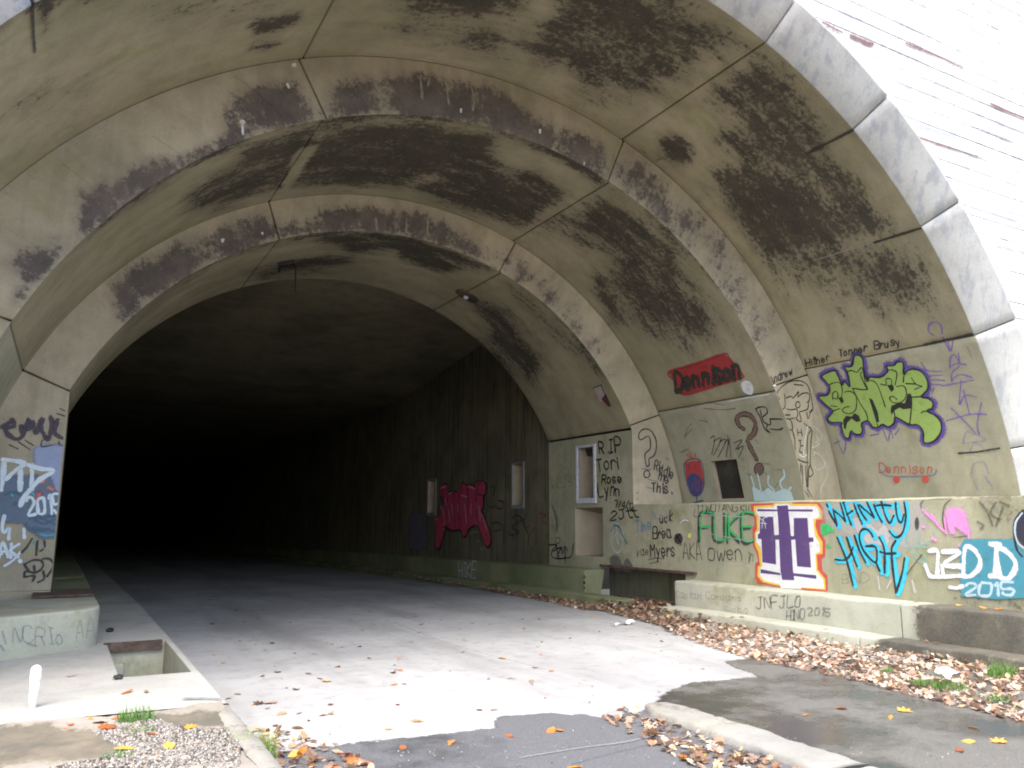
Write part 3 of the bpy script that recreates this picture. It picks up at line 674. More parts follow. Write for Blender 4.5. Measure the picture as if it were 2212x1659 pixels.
def crom(pts, n=5, closed=False):
    if len(pts) < 3: return list(pts)
    q = list(pts); out = []; m = len(q)
    rngi = range(m if closed else m-1)
    for i in rngi:
        p0 = q[(i-1) % m] if (closed or i > 0) else q[0]; p1 = q[i]; p2 = q[(i+1) % m]; p3 = q[(i+2) % m] if (closed or i+2 < m) else q[-1]
        for k in range(n):
            t = k/n; t2, t3 = t*t, t*t*t
            out.append(tuple(.5*((2*b)+(-a+c)*t+(2*a-5*b+4*c-d)*t2+(-a+3*b-3*c+d)*t3) for a, b, c, d in zip(p0, p1, p2, p3)))
    if not closed: out.append(q[-1])
    return out
class Decal:
    def __init__(s): s.v = []; s.f = []; s.e = []; s.lay = 0.0
    def add(s, surf, u, v, e, o=0.0): s.v.append(surf.xyz(u, v, s.lay+o)); s.e.append(e); return len(s.v)-1
    def stroke(s, surf, uv, wd, closed=False, cap=True):
        src = [np.array(p) for p in uv]; pts = []
        for a, b in zip(src, src[1:]+([src[0]] if closed else [])):
            m = max(1, int(np.linalg.norm(b-a)/.045)) if surf.fine else 1
            pts += [a+(b-a)*i/m for i in range(m)]
        if not closed: pts.append(src[-1])
        pts = [p for i, p in enumerate(pts) if i == 0 or np.linalg.norm(p-pts[i-1]) > 1e-4]
        if len(pts) < 2: pts = [pts[0], pts[0]+[wd*.05, 0]]
        n = len(pts); L = []; hw = wd/2; idx = []
        for i in range(n):
            a = pts[(i-1) % n] if (closed or i > 0) else pts[i]; b = pts[(i+1) % n] if (closed or i < n-1) else pts[i]
            t = b-a; t = t/max(1e-9, np.linalg.norm(t)); nn = np.array([-t[1], t[0]])
            ww = hw*(1+.16*math.sin(i*.55+s.lay*9e4)+.10*rng.uniform(-1, 1)); o = i*4e-7
            p = pts[i]; idx.append((s.add(surf, *(p+nn*ww), 0, o), s.add(surf, *p, 1, o), s.add(surf, *(p-nn*ww), 0, o))); L.append((t, nn, ww))
        for i in range(n if closed else n-1):
            a, b = idx[i], idx[(i+1) % n]; s.f += [(a[0], a[1], b[1], b[0]), (a[1], a[2], b[2], b[1])]
        if cap and not closed:
            for i, sg in ((0, -1), (n-1, 1)):
                t, nn, ww = L[i]; prev = idx[i][0]
                for k in range(1, 5):
                    an = math.pi*k/5; q = pts[i]+nn*ww*math.cos(an)+t*sg*ww*math.sin(an); c = s.add(surf, *q, 0, i*4e-7); s.f.append((idx[i][1], prev, c)); prev = c
                s.f.append((idx[i][1], prev, idx[i][2]))
        s.lay += .00003+n*4e-7
    def feather(s, surf, uv, wd):
        q = np.array(uv); n = len(q); ar = .5*np.sum(q[:, 0]*np.roll(q[:, 1], -1)-np.roll(q[:, 0], -1)*q[:, 1]); sg = 1 if ar > 0 else -1
        tg = np.roll(q, -1, 0)-np.roll(q, 1, 0); nr = np.stack([tg[:, 1], -tg[:, 0]], 1)*sg; nr /= np.maximum(1e-6, np.linalg.norm(nr, axis=1))[:, None]
        a = [s.add(surf, *p, 1.0) for p in q]; b = [s.add(surf, *(p+m*wd), 0.0) for p, m in zip(q, nr)]
        s.f += [(a[i], a[(i+1) % n], b[(i+1) % n], b[i]) for i in range(n)]
    def fill(s, surf, uv):
        bm = bmesh.new(); vs = [bm.verts.new((p[0], p[1], 0)) for p in uv]
        tri = tessellate_polygon([[Vector((p[0], p[1], 0)) for p in uv]])
        for t in tri:
            try: bm.faces.new([vs[i] for i in t])
            except ValueError: pass
        us = [p[0] for p in uv]
        if surf.curved:
            q = min(us)+.045
            while q < max(us):
                bmesh.ops.bisect_plane(bm, geom=bm.verts[:]+bm.edges[:]+bm.faces[:], plane_co=(q, 0, 0), plane_no=(1, 0, 0)); q += .045
        n0 = len(s.v); bm.verts.index_update()
        for vv in bm.verts: s.add(surf, vv.co.x, vv.co.y, 1.0)
        s.f += [tuple(n0+x.index for x in f.verts) for f in bm.faces]; bm.free(); s.lay += .00006
    def done(s, name, mat, parent, label=None):
        o = obj(name, s.v, s.f, mat, parent, False, {'edge': s.e}, label=label); return o
LAY = [0.0]
def strokes(surf, view, lst, wd, mat, parent, label=None, closed=False, smooth=True, shift=(0, 0), name='graffiti'):
    d = Decal(); LAY[0] += .00022 if surf.fine else .00007; d.lay = LAY[0]
    for t in lst:
        pts = P(view, [(x+shift[0], y+shift[1]) for x, y in (S(t) if isinstance(t, str) else t)])
        uv = [surf.uv(p) for p in pts]
        d.stroke(surf, crom(uv, 5, closed) if smooth else uv, wd, closed)
    LAY[0] = d.lay; return d.done(name, mat, parent, label)
def fills(surf, view, lst, mat, parent, label=None, smooth=False, name='graffiti', feather=0.0):
    for t in lst:
        d = Decal(); LAY[0] += .00022 if surf.fine else .00007; d.lay = LAY[0]
        uv = [surf.uv(p) for p in P(view, S(t) if isinstance(t, str) else t)]; d.fill(surf, crom(uv, 4, True) if smooth else uv)
        if feather: d.feather(surf, crom(uv, 4, True) if smooth else uv, feather*.7)
        LAY[0] = d.lay; o = d.done(name, mat, parent, label)
    return o
def circ(cx, cy, rx, ry=None, n=14): ry = ry or rx; return [(cx+rx*math.cos(i*2*math.pi/n), cy+ry*math.sin(i*2*math.pi/n)) for i in range(n)]

FONT = dict(A='00 26 40|12 32', B='00 06 36 45 44 33 03|33 42 41 30 00', C='45 36 16 05 01 10 30 41', D='00 06 26 44 42 20 00', E='40 00 06 46|03 33', F='00 06 46|03 33',
 G='45 36 16 05 01 10 30 41 43 23', H='00 06|40 46|03 43', I='10 30|20 26|16 36', J='36 31 20 10 01|16 46', K='00 06|46 03 40', L='06 00 40', M='00 06 23 46 40', N='00 06 40 46',
 O='16 05 01 10 30 41 45 36 16', P='00 06 36 45 44 33 03', R='00 06 36 45 44 33 03|23 40', S='45 36 16 05 04 13 33 42 41 30 10 01', T='20 26|06 46', U='06 01 10 30 41 46', W='06 10 24 30 46', Y='06 23 46|23 20',
 a='33 24 14 03 01 10 20 31|34 31 40', b='06 00|03 14 24 33 31 20 10 01', c='33 24 14 03 01 10 20 31', d='36 30|33 24 14 03 01 10 20 31', e='02 32 33 24 14 03 01 10 20 31',
 g='33 24 14 03 01 10 20 31|34 3a 2b 1b 0a', h='06 00|03 14 24 33 30', i='14 10|16 15', k='06 00|34 02 30', l='16 10', m='04 00|03 14 23 20|23 34 43 40', n='04 00|03 14 24 33 30', o='14 03 01 10 20 31 33 24 14',
 p='04 0b|03 14 24 33 31 20 10 01', r='04 00|02 14 24 33', s='33 24 14 03 12 22 31 20 10 01', t='16 11 20 30|04 34', u='04 01 10 20 31|34 30', v='04 10 24', w='04 10 23 30 44', y='04 12 20|34 1b', z='04 34 00 30')
FONT.update({'0': FONT['O'], '1': '15 26 20', '2': '05 16 36 45 44 00 40', '3': '05 16 36 45 44 33 42 41 30 10 01', '4': '30 36 02 42', '5': '46 06 03 33 42 41 30 10 01', '7': '06 46 10', '9': '43 13 04 05 16 36 45 40', '/': '00 46', '.': '20 21', '-': '13 33', "'": '26 15'})
NARROW = {'i': 2.2, 'l': 2.2, '.': 2.0, 'I': 3.4, '1': 3.6, 't': 3.6, 'r': 4, "'": 2.5, 'm': 6, 'w': 6}
def text(surf, view, s_, p0, p1, hgt, wd, mat, parent, label=None, lean=0.0, jit=.35):
    """single stroke hand lettering from p0 to p1 (baseline), hgt in view pixels"""
    tot = sum(NARROW.get(c, 5.2) for c in s_); x = 0.0; L = []; dx, dy = p1[0]-p0[0], p1[1]-p0[1]; ln = math.hypot(dx, dy)
    tx, ty = dx/ln, dy/ln; nx, ny = ty*.35+lean, -1.0
    for ch in s_:
        adv = NARROW.get(ch, 5.2); jy = rng.uniform(-jit, jit)*1.2; sc_ = 1+rng.uniform(-.16, .14)*(jit > .18); sh = rng.uniform(-.16, .16)*(1 if jit > .18 else .4)
        for pl in FONT.get(ch, '').split('|'):
            if not pl.strip(): continue
            pts = []
            for q in pl.split():
                gx = int(q[0]); gy = {'a': -1, 'b': -2}.get(q[1], None); gy = int(q[1]) if gy is None else gy
                gx = (gx+sh*gy)*sc_+rng.uniform(-.36, .36)*jit*2; gy = gy*sc_+rng.uniform(-.30, .30)*jit*2+jy
                a = (x+gx)/tot*ln; b = gy/6*hgt
                pts.append((p0[0]+tx*a+nx*b, p0[1]+ty*a+ny*b))
            L.append(pts)
        x += adv
    return strokes(surf, view, L, wd, mat, parent, label)

BLK = paint((.02, .018, .022), .5); BLKS = paint((.03, .026, .03), .8, .8); WHT = paint((.78, .8, .82), .5)
FAINT = paint((.10, .10, .11), .9, .55); TEALT = paint((.08, .42, .5), .7, .7); FAINTB = paint((.12, .2, .26), .9, .45)
PA = PlaneX(XR); R1 = Ring(1); R2 = Ring(2); S1 = Splay(1, 2); S2 = Splay(2, 3); TW = PlaneX(XTR); BF = PlaneX(XB, .008)
r1, r2, r3 = rings[1], rings[2], rings[3]

# lime green piece with violet halo on the outer ring
EM = S('520,700 655,640 700,700 740,800 770,760 830,820 800,660 770,600 850,590 880,480 930,470 970,510 985,620 1020,760 1050,715 1150,715 1210,690 1250,640 1235,590 1310,585 1360,545 1420,560 1425,680 1470,640 1540,625 1630,660 1690,760 1690,850 1620,930 1700,950 1750,1000 1740,1060 1680,1090 1780,1140 1840,1220 1830,1340 1750,1430 1650,1435 1640,1320 1580,1245 1490,1240 1400,1190 1330,1160 1320,1220 1260,1265 1190,1240 1140,1270 1080,1265 1030,1200 960,1230 970,1300 940,1350 880,1340 840,1310 820,1390 770,1370 735,1260 735,1215 620,1215 585,1170 640,1090 560,1020 485,930 580,910 610,830 560,760')
VIO = paint((.13, .075, .46), .75); VIOT = paint((.20, .13, .52), .8, .75)
strokes(R1, 'Z8', [EM], .17, VIO, r1, 'violet halo of the lime green graffiti', True)
fills(R1, 'Z8', [EM], paint((.36, .53, .12), .2), r1, 'lime green bubble letters', True)
strokes(R1, 'Z8', [EM], .04, BLK, r1, None, True)
strokes(R1, 'Z8', ['600,800 660,775 720,780 745,850 740,930', '770,880 830,870 890,910 905,990 890,1080 820,1120 750,1090 770,1050 820,1040', '640,1090 720,1060', '640,960 640,900 670,870 700,900 690,950',
 '860,840 940,1000 1010,1110 1030,1200', '810,650 850,640 910,660 965,610 1000,780 1020,850 870,840', '960,660 950,700 1020,850', '1050,750 1110,770 1160,860 1220,1040', '1240,640 1300,635 1350,670 1330,800',
 '1170,790 1230,800 1230,740 1270,730 1295,770 1280,830', '1350,820 1420,810 1455,870 1440,950 1380,1000 1300,990 1270,940 1310,930 1350,960', '1420,770 1430,680', '1510,720 1560,790 1630,815', '1450,785 1560,790', '1545,850 1630,815',
 '1500,935 1640,930', '1500,900 1515,1000 1490,1240', '1620,1110 1640,1095 1700,1090', '1140,1260 1050,950', '1320,1090 1330,1160', '620,1030 690,1040', '640,940 690,960'], .026, BLK, r1)
fills(R1, 'Z8', ['765,1280 755,1190 790,1140 850,1150 880,1110 930,1140 950,1200 900,1210 850,1170 800,1220 785,1290', '1280,1080 1290,1030 1340,1010 1390,1000 1440,1000 1470,890 1510,910 1510,1060 1420,1070 1380,1050 1330,1080 1290,1130',
 '1050,950 1080,960 1140,1100 1155,1210 1130,1210 1090,1080', '700,940 745,930 765,980 740,1010', '1240,800 1310,800 1320,850 1290,880', '1020,700 1045,710 1040,750 1015,760'], BLK, r1)
strokes(R1, 'Z8', ['690,1400 760,1560 790,1420', '720,1420 660,1450', '1200,1290 1250,1420 1280,1300 1310,1390', '1060,1360 1150,1340', '1330,1350 1380,1280', '1620,550 1690,640 1850,650', '1700,700 1860,690', '1710,740 1880,750', '1720,790 1850,800', '1740,900 1760,830'], .032, VIOT, r1)
strokes(R1, 'N6', ['1210,665 1160,620 1170,540 1240,520 1300,560 1310,650', '1320,690 1400,840 1430,720', '1400,840 1370,720', '1395,1020 1400,920 1450,880 1500,970 1490,860', '1395,1020 1460,980 1575,990', '1415,1170 1420,1080 1500,1010',
 '1415,1170 1500,1100 1640,1130', '1310,1225 1660,1160', '1520,1170 1500,1430 1560,1330 1690,1350', '1545,1270 1560,1330 1615,1540', '1360,1610 1620,1540 1800,1540', '1410,1470 1580,1640 1680,1750', '1745,1410 1700,1640 1720,1760'], .036, VIOT, r1, 'violet tags down the edge of the arch')
strokes(R1, 'C6', ['1830,1220 1850,1150 1920,1170 1975,1200 1830,1220', '1870,1280 1900,1220 1960,1250', '1880,1420 1900,1350 1960,1340 1990,1410', '1880,1430 1930,1520', '1960,1420 2020,1510'], .03, paint((.2, .14, .5), .9, .4), r1)
RED = paint((.62, .07, .05), .6)
text(R1, 'C6', 'Dennison', (1300, 1405), (1650, 1410), 55, .02, RED, r1, 'small red name above a drawn skateboard')
strokes(R1, 'C6', ['1310,1390 1360,1430 1620,1425 1660,1390'], .018, paint((.1, .14, .4), .6), r1)
fills(R1, 'C6', [circ(1408, 1450, 22), circ(1592, 1447, 22)], RED, r1, None, True)
text(R1, 'Z8', 'Hither', (350, 600), (620, 520), 75, .028, BLK, r1, 'black names written along the joint'); text(R1, 'Z8', 'Tonner', (715, 490), (1030, 420), 80, .028, BLK, r1); text(R1, 'Z8', 'Brusy', (1110, 400), (1410, 350), 85, .028, BLK, r1)
strokes(R1, 'D', ['2072,979 2112,976 2160,968'], .035, BLK, r1, None, False, False); strokes(R1, 'C3', ['1130,820 850,965'], .05, paint((.03, .025, .02), .5), r1); strokes(R1, 'C3', ['1560,1440 1270,1530'], .05, paint((.03, .025, .02), .5), r1)
strokes(R1, 'C3', ['1250,1530 900,1640'], .02, paint((.55, .5, .42), .6, .6), r1); strokes(R1, 'N6', ['1640,650 1400,705 1110,770'], .045, BLK, r1, None, False, False)
strokes(R1, 'C1', ['195,-40 200,150 212,320'], .05, BLKS, r1); strokes(R1, 'N6', ['1590,790 1640,910'], .02, FAINT, r1)

LAY[0] = 0.0
# middle ring: red bar, white blob, question mark, vial, flames
fills(R2, 'Z7', ['210,380 500,290 820,180 880,230 950,330 1025,410 1000,450 700,545 370,630 330,600 270,480'], paint((.46, .03, .035), .25), r2, 'red sprayed bar'); strokes(R2, 'Z7', ['210,380 500,290 820,180 880,230 1025,410 1000,450 700,545 370,630 270,480'], .07, paint((.46, .03, .035), .95, .9), r2, None, True)
text(R2, 'Z7', 'Dennison', (290, 600), (1030, 440), 200, .12, paint((.035, .045, .035), .6, .92), r2, 'dark green name on the red bar', jit=.2)
fills(R2, 'Z7', ['1010,510 1060,475 1120,500 1145,570 1130,630 1080,625 1030,590'], WHT, r2, 'white oval blob', True)
strokes(R2, 'Z7', ['855,712 1000,680 1160,655 1320,625'], .02, WHT, r2)
strokes(R2, 'Z7', ['1040,1010 985,970 965,890 1030,845 1120,870 1170,960 1150,1060 1085,1130 1110,1210 1150,1290 1180,1340'], .125, BLK, r2, 'brown question mark with black outline'); BRN = paint((.20, .115, .09), .4)
strokes(R2, 'Z7', ['1040,1010 985,970 965,890 1030,845 1120,870 1170,960 1150,1060 1085,1130 1110,1210 1150,1290 1180,1340'], .095, BRN, r2)
fills(R2, 'Z7', [circ(1208, 1455, 56, 72)], BLK, r2, None, True); fills(R2, 'Z7', [circ(1208, 1455, 47, 62)], BRN, r2, None, True)
strokes(R2, 'Z7', ['1060,1140 1065,1300 1100,1520 1110,1640', '990,1330 1050,1350 960,1400 1060,1440 1010,1460'], .012, FAINT, r2)
fills(R2, 'Z4', ['1770,690 1940,665 1960,760 1985,900 1950,1030 1900,1060 1840,1030 1790,900'], paint((.58, .05, .05), .25), r2, 'red and blue vial')
BLU = paint((.05, .08, .26), .5); fills(R2, 'Z4', ['1795,860 1830,820 1880,805 1940,850 1975,920 1945,1030 1900,1060 1845,1030 1805,940'], BLU, r2)
strokes(R2, 'Z4', ['1770,690 1940,665 1985,900 1950,1030 1900,1060 1840,1030 1790,900'], .03, BLU, r2, None, True); strokes(R2, 'Z4', ['1900,1050 1905,1130', '1870,1137 1970,1110', '1815,720 1820,760', '1885,710 1890,750'], .035, BLU, r2)
strokes(R2, 'Z4', ['1870,880 1860,960 1840,980', '1920,870 1930,980 1900,1000', '1890,860 1895,1010'], .02, RED, r2); strokes(R2, 'Z4', ['1860,670 1850,620 1830,570', '1860,660 1790,600', '1865,660 1890,590', '1860,660 1810,580'], .03, RED, r2)
FL = paint((.55, .72, .75), .5)
strokes(R2, 'C6', ['490,1430 505,1480 520,1540 560,1570', '530,1415 545,1480 560,1560', '600,1430 598,1480 635,1520 640,1570', '695,1390 700,1430 672,1470 690,1520 690,1570', '740,1500 705,1540 690,1570'], .05, FL, r2, 'pale blue flames above the wall')
fills(R2, 'C6', ['500,1500 560,1535 600,1510 640,1540 700,1515 735,1530 760,1575 510,1580'], FL, r2, feather=.05); strokes(R2, 'C6', ['460,1415 490,1420', '555,1385 590,1420', '655,1385 690,1390', '640,1500 660,1470', '560,1500 575,1520'], .02, paint((.05, .3, .2), .6), r2)
strokes(R2, 'Z7', ['380,1120 420,1000 470,950', '400,1080 470,1010', '350,1270 430,1230', '1240,1390 1330,1400', '1170,1130 1200,1170'], .05, paint((.12, .1, .08), .95, .35), r2)

LAY[0] = 0.0
strokes(R2, 'C6', ['230,1190 260,1180 240,1290', '250,1210 300,1190 250,1300', '290,1210 330,1200 280,1310', '320,1220 345,1200 330,1310', '350,1190 360,1310', '380,1220 430,1200 390,1260', '400,1260 440,1240 410,1310', '340,1170 345,1230'], .03, BLKS, r2, 'loose black hatching above the square niche')
strokes(R2, 'C6', ['160,1075 215,1085', '190,1060 210,1095', '190,1000 300,1010 390,1000', '200,960 320,980'], .03, FAINT, r2)
# doodle of a boy with a hammer on the splayed face, white curls
strokes(S1, 'Z7', ['1390,640 1440,560 1540,490 1660,480 1740,530 1770,620 1790,720 1795,800 1760,830', '1390,640 1430,680 1400,720 1440,740 1450,800', '1485,630 1490,760 1450,810', '1500,670 1560,650 1580,670 1640,600 1630,660 1680,620 1750,620 1760,690 1735,720',
 '1510,790 1560,800 1620,795 1630,860 1615,900 1670,930 1650,830 1680,815 1740,790 1750,720', circ(1632, 745, 24, 34), '1590,520 1690,530', '1545,900 1600,890', '1470,860 1545,855', '1450,910 1545,905 1570,1020 1480,1000', '1570,1020 1600,1150 1600,1330 1650,1480 1665,1659', '1700,950 1740,980 1780,1020 1740,1100 1735,1380 1740,1650',
 '1790,1030 1775,1200 1770,1400 1800,1500 1760,1540 1750,1480 1765,1410', '1610,1330 1680,1370 1750,1385', '1680,1420 1690,1659', '1715,1420 1730,1650', '1730,830 1745,900 1780,800'], .024, BLK, r2, 'black line doodle of a boy')
strokes(R2, 'Z7', ['1170,790 1210,770 1280,770 1300,830 1250,880 1260,930 1300,960 1290,1010 1330,1050 1270,1010 1220,880 1170,790', '1220,800 1240,880', '1330,900 1430,900 1460,905', '1330,1010 1420,1020 1470,1002', '1330,900 1335,960 1300,960'], .032, BLK, r2)
text(S1, 'Z7', 'H', (1635, 1085), (1690, 1085), 75, .022, BLK, r2); text(S1, 'Z7', 'T', (1645, 1180), (1690, 1185), 50, .022, BLK, r2); text(S1, 'Z7', 'C', (1650, 1270), (1700, 1280), 75, .022, BLK, r2)
strokes(S1, 'C6', ['800,1350 795,1500', '850,1370 845,1500', '790,1560 800,1510 830,1530 850,1560', '840,1510 870,1560'], .022, BLK, r2)
text(S1, 'Z7', 'Andrew', (1330, 525), (1590, 400), 80, .026, BLK, r2, 'black first name above the doodle')
CUR = paint((.68, .68, .6), .9, .75); strokes(S1, 'C6', ['850,1110 890,1120 930,1170 910,1230 870,1250', '880,1300 890,1280 930,1310 950,1360 910,1390 885,1370', '950,1330 965,1420 930,1500 920,1540', '890,1170 910,1200 890,1220'], .04, CUR, r2, 'white spray curls'); strokes(S1, 'Z7', ['1740,990 1720,1080 1700,1200 1690,1290', '1650,1300 1690,1320 1720,1300'], .07, CUR, r2)

LAY[0] = 0.0
# inner splay face: question mark outline and words
strokes(S2, 'Z4', ['1280,440 1255,400 1280,340 1340,320 1400,350 1445,440 1450,540 1420,620 1370,650 1370,720 1340,725 1325,640 1330,590 1380,540 1385,460 1360,400'], .034, BLK, r3, 'outlined question mark', True)
strokes(S2, 'Z4', [circ(1345, 820, 32, 40)], .034, BLK, r3, None, True)
text(S2, 'Z4', 'Riddle', (1425, 770), (1640, 890), 100, 0.031, BLK, r3, 'black handwritten words'); text(S2, 'Z4', 'me', (1470, 880), (1600, 940), 95, 0.031, BLK, r3); text(S2, 'Z4', 'This.', (1400, 1010), (1620, 1040), 110, 0.037, BLK, r3)
strokes(S2, 'Z4', ['1230,1030 1250,1025', '1235,1105 1250,1090', '1290,760 1390,770', '1360,880 1460,900', '1350,970 1420,980', '1560,640 1590,660'], .03, FAINT, r3)
text(PA, 'Z4', 'R.I.P', (825, 590), (1075, 560), 140, 0.050, BLK, r3, 'black memorial lettering beside the niche'); text(PA, 'Z4', 'Tori', (800, 790), (1060, 745), 130, 0.046, BLK, r3); text(PA, 'Z4', 'Rose', (855, 925), (1095, 905), 100, 0.046, BLK, r3); text(PA, 'Z4', 'Lynn', (820, 1070), (1075, 1055), 130, 0.046, BLK, r3)
text(PA, 'Z4', '7/4/12', (1000, 1185), (1215, 1215), 80, 0.037, BLK, r3); text(PA, 'Z4', '2Jtt', (945, 1330), (1270, 1290), 110, 0.040, BLK, r3)
strokes(PA, 'N3', ['1790,230 1740,290 1735,370 1760,420 1830,400 1840,300 1790,230', '1770,160 1830,200 1790,210', '1730,440 1680,560', '1800,440 1860,560', '1690,620 1740,760 1720,900', '1780,600 1795,760', '1660,330 1700,440', '1860,350 1910,360 1870,410'], .025, FAINTB, r3, 'faint blue figure')
strokes(PA, 'N3', ['1690,620 1735,780 1740,900'], .09, FAINT, r3); strokes(PA, 'N3', [circ(1748, 1000, 28, 32)], .022, BLK, r3, None, True)
strokes(PA, 'N3', ['1650,1050 1740,1050 1690,1110 1680,1170 1730,1200 1830,1195 1900,1170 1920,1040', '1700,1120 1780,1080 1740,1180', '1790,1070 1800,1150 1830,1060 1830,1250', '1850,1080 1855,1120', '1730,1060 1760,1190'], .042, BLK, r3, 'black tag by the corner')

LAY[0] = 0.0
# parapet face
IH = [('red', paint((.62, .08, .06), .15), '285,310 1040,285 1110,390 1115,520 1055,545 1060,640 1115,730 1110,900 1070,930 1080,1060 1135,1110 1140,1280 1000,1285 830,1260 615,1240 480,1215 360,1205 335,1130 335,970 370,960 350,860 310,780 305,580 330,560 325,470 300,450'),
 ('yellow', paint((.85, .55, .06), .15), '320,345 530,330 545,300 745,290 750,320 1020,320 1075,400 1080,490 1010,490 1000,560 1030,660 1080,740 1080,870 1015,880 1030,1050 1110,1150 1115,1270 835,1248 610,1228 420,1185 360,1120 365,1010 390,1000 370,850 335,780 330,640 355,600 350,460 320,430'),
 ('white', paint((.82, .82, .82), .15), '345,370 540,355 560,325 720,320 735,345 1010,345 1050,410 1050,465 980,490 985,590 1000,680 1050,760 1050,850 1000,870 1010,1060 1090,1160 1095,1255 850,1240 840,1262 620,1250 610,1210 440,1170 385,1110 390,1030 415,1010 400,800 345,740 345,650 380,610 375,450 345,420')]
for nm, mt, t in IH: fills(PA, 'Z5', [t], mt, par, nm+' ground of the blocky logo')
fills(PA, 'Z5', ['360,375 578,382 578,402 360,402', '700,380 972,380 972,406 700,402', '575,340 697,335 722,560 735,720 755,1060 770,1165 635,1160 615,1060 600,715 590,500', '388,460 535,462 548,660 560,715 568,990 415,965 405,710 365,705 365,655 385,645', '763,475 915,475 930,690 980,690 982,738 935,745 955,1025 800,1010 780,715 765,680',
 '545,665 600,662 602,715 552,715', '725,672 785,680 790,712 730,718', '395,1040 615,1085 617,1108 397,1085', '760,1085 1012,1108 1015,1150 760,1115'], paint((.11, .055, .20), .15), par, 'purple bars of the blocky logo')
strokes(PA, 'Z5', ['390,480 440,520 450,590', '410,590 430,480 475,470', '400,530 460,540'], .014, WHT, par)
IN = ['1150,400 1195,480 1240,560', '1128,320 1140,350', '1200,380 1215,450 1245,560', '1215,400 1280,450 1335,510', '1275,300 1310,420 1335,510', '1310,290 1350,420 1400,550', '1305,310 1350,275 1440,262', '1350,440 1380,420 1415,395', '1430,320 1470,430 1520,540', '1408,268 1420,275', '1470,330 1515,420 1570,500', '1490,330 1570,400 1650,470', '1560,270 1610,380 1655,470', '1650,330 1690,430 1740,520', '1650,262 1660,275', '1725,260 1755,380 1790,480 1830,530 1870,450', '1650,345 1740,330 1840,340', '1890,310 1900,420 1925,505 1960,520 1980,440', '1985,300 2003,420 1995,540 1960,650 1890,690 1820,620']
HI = ['1245,690 1300,820 1360,980 1420,1220', '1350,690 1400,840 1465,1010', '1225,935 1330,940 1390,880 1420,800', '1435,670 1490,830 1560,970', '1640,680 1590,610 1520,605 1490,690 1540,840 1670,970 1672,800 1560,790', '1670,960 1715,1060', '1710,690 1765,820 1770,1080', '1890,730 1850,800 1848,900 1865,1080 1895,1300', '1720,850 1800,870 1890,865', '1895,1300 1960,1100 1990,920']
CY = paint((.02, .55, .75), .25)
fills(PA, 'Z5', ['1130,380 1400,300 2060,300 2150,560 2000,740 1800,760 1600,800 1400,640 1200,520'], paint((.56, .53, .49), .9, .55), par, 'worn pale primer behind the cyan lettering', True, feather=.25)
fills(PA, 'Z5', ['1400,500 1500,480 1600,560 1690,640 1760,560 1820,640 1790,760 1600,760 1480,620'], paint((.62, .58, .56), .8, .7), par, feather=.08)
strokes(PA, 'Z5', IN, .085, CY, par, 'cyan shadow of the lettering', shift=(20, 8)); strokes(PA, 'Z5', IN, .038, BLK, par, 'black lettering with cyan shadow')
strokes(PA, 'Z5', HI, .095, CY, par, 'cyan shadow of the lettering', shift=(24, 10)); strokes(PA, 'Z5', HI, .042, BLK, par, 'black lettering with cyan shadow')
GRN = paint((.03, .52, .13), .4); fills(PA, 'Z5', ['1060,550 1130,535 1225,620 1150,640 1080,680', '1120,760 1190,800 1140,810'], GRN, par)
text(PA, 'N4', 'FUKE', (1375, 600), (2010, 590), 300, .085, paint((.04, .06, .05), .8, .9), par, 'dark green shadowed tag', jit=.15); text(PA, 'N4', 'FUKE', (1395, 580), (2030, 575), 290, .04, GRN, par, 'bright green tag', jit=.15)
strokes(PA, 'N4', ['1340,300 1360,600 1500,640', '1560,300 1570,620', '1690,560 1720,660', '1820,330 1830,640', '1430,500 1960,600', '1400,300 1960,330'], .02, paint((.5, .56, .55), .7, .7), par)
text(PA, 'N4', 'uck', (945, 385), (1100, 370), 105, 0.032, BLK, par, 'black handwritten names on the wall'); strokes(PA, 'N4', ['860,270 900,300 870,330 930,340 960,290', '960,330 1040,310'], .06, paint((.5, .48, .56), .8, .6), par)
text(PA, 'N4', 'Brea', (865, 565), (1085, 550), 125, 0.032, BLK, par); text(PA, 'N4', 'Myers', (845, 765), (1130, 760), 140, 0.032, BLK, par); text(PA, 'N4', 'AKA', (1205, 805), (1420, 795), 190, 0.026, BLKS, par); text(PA, 'N4', 'Owen', (1480, 810), (1880, 800), 150, 0.032, BLKS, par); text(PA, 'N4', 'in', (1915, 830), (2000, 825), 120, .02, BLKS, par)
text(PA, 'N4', 'Time', (675, 490), (870, 460), 115, .026, paint((.08, .3, .55), .7), par, 'small blue word'); text(PA, 'N4', 'yae', (685, 750), (830, 745), 85, 0.026, BLKS, par); text(PA, 'N4', 'Words', (590, 640), (840, 620), 150, .024, paint((.68, .62, .42), .8, .7), par)
text(PA, 'N4', '11.WUTANG', (1345, 285), (1810, 260), 85, 0.023, BLKS, par); text(PA, 'N4', 'Kil', (1840, 255), (1940, 250), 70, 0.023, BLKS, par); strokes(PA, 'N4', ['1330,240 1325,320 1400,310', '820,800 900,780 1000,790', '830,840 930,820'], .02, BLKS, par)
PO = paint((.62, .72, .74), .7, .9); strokes(PA, 'N4', [circ(475, 560, 64, 160, 20)], .032, PO, par, 'pale oval peace mark', True); strokes(PA, 'N4', ['465,390 470,520 480,620', '470,490 430,570', '470,490 530,580', '480,560 490,640'], .03, PO, par); strokes(PA, 'N4', ['410,480 440,420 500,440 540,540 580,620'], .05, paint((.05, .22, .25), .8, .8), par)
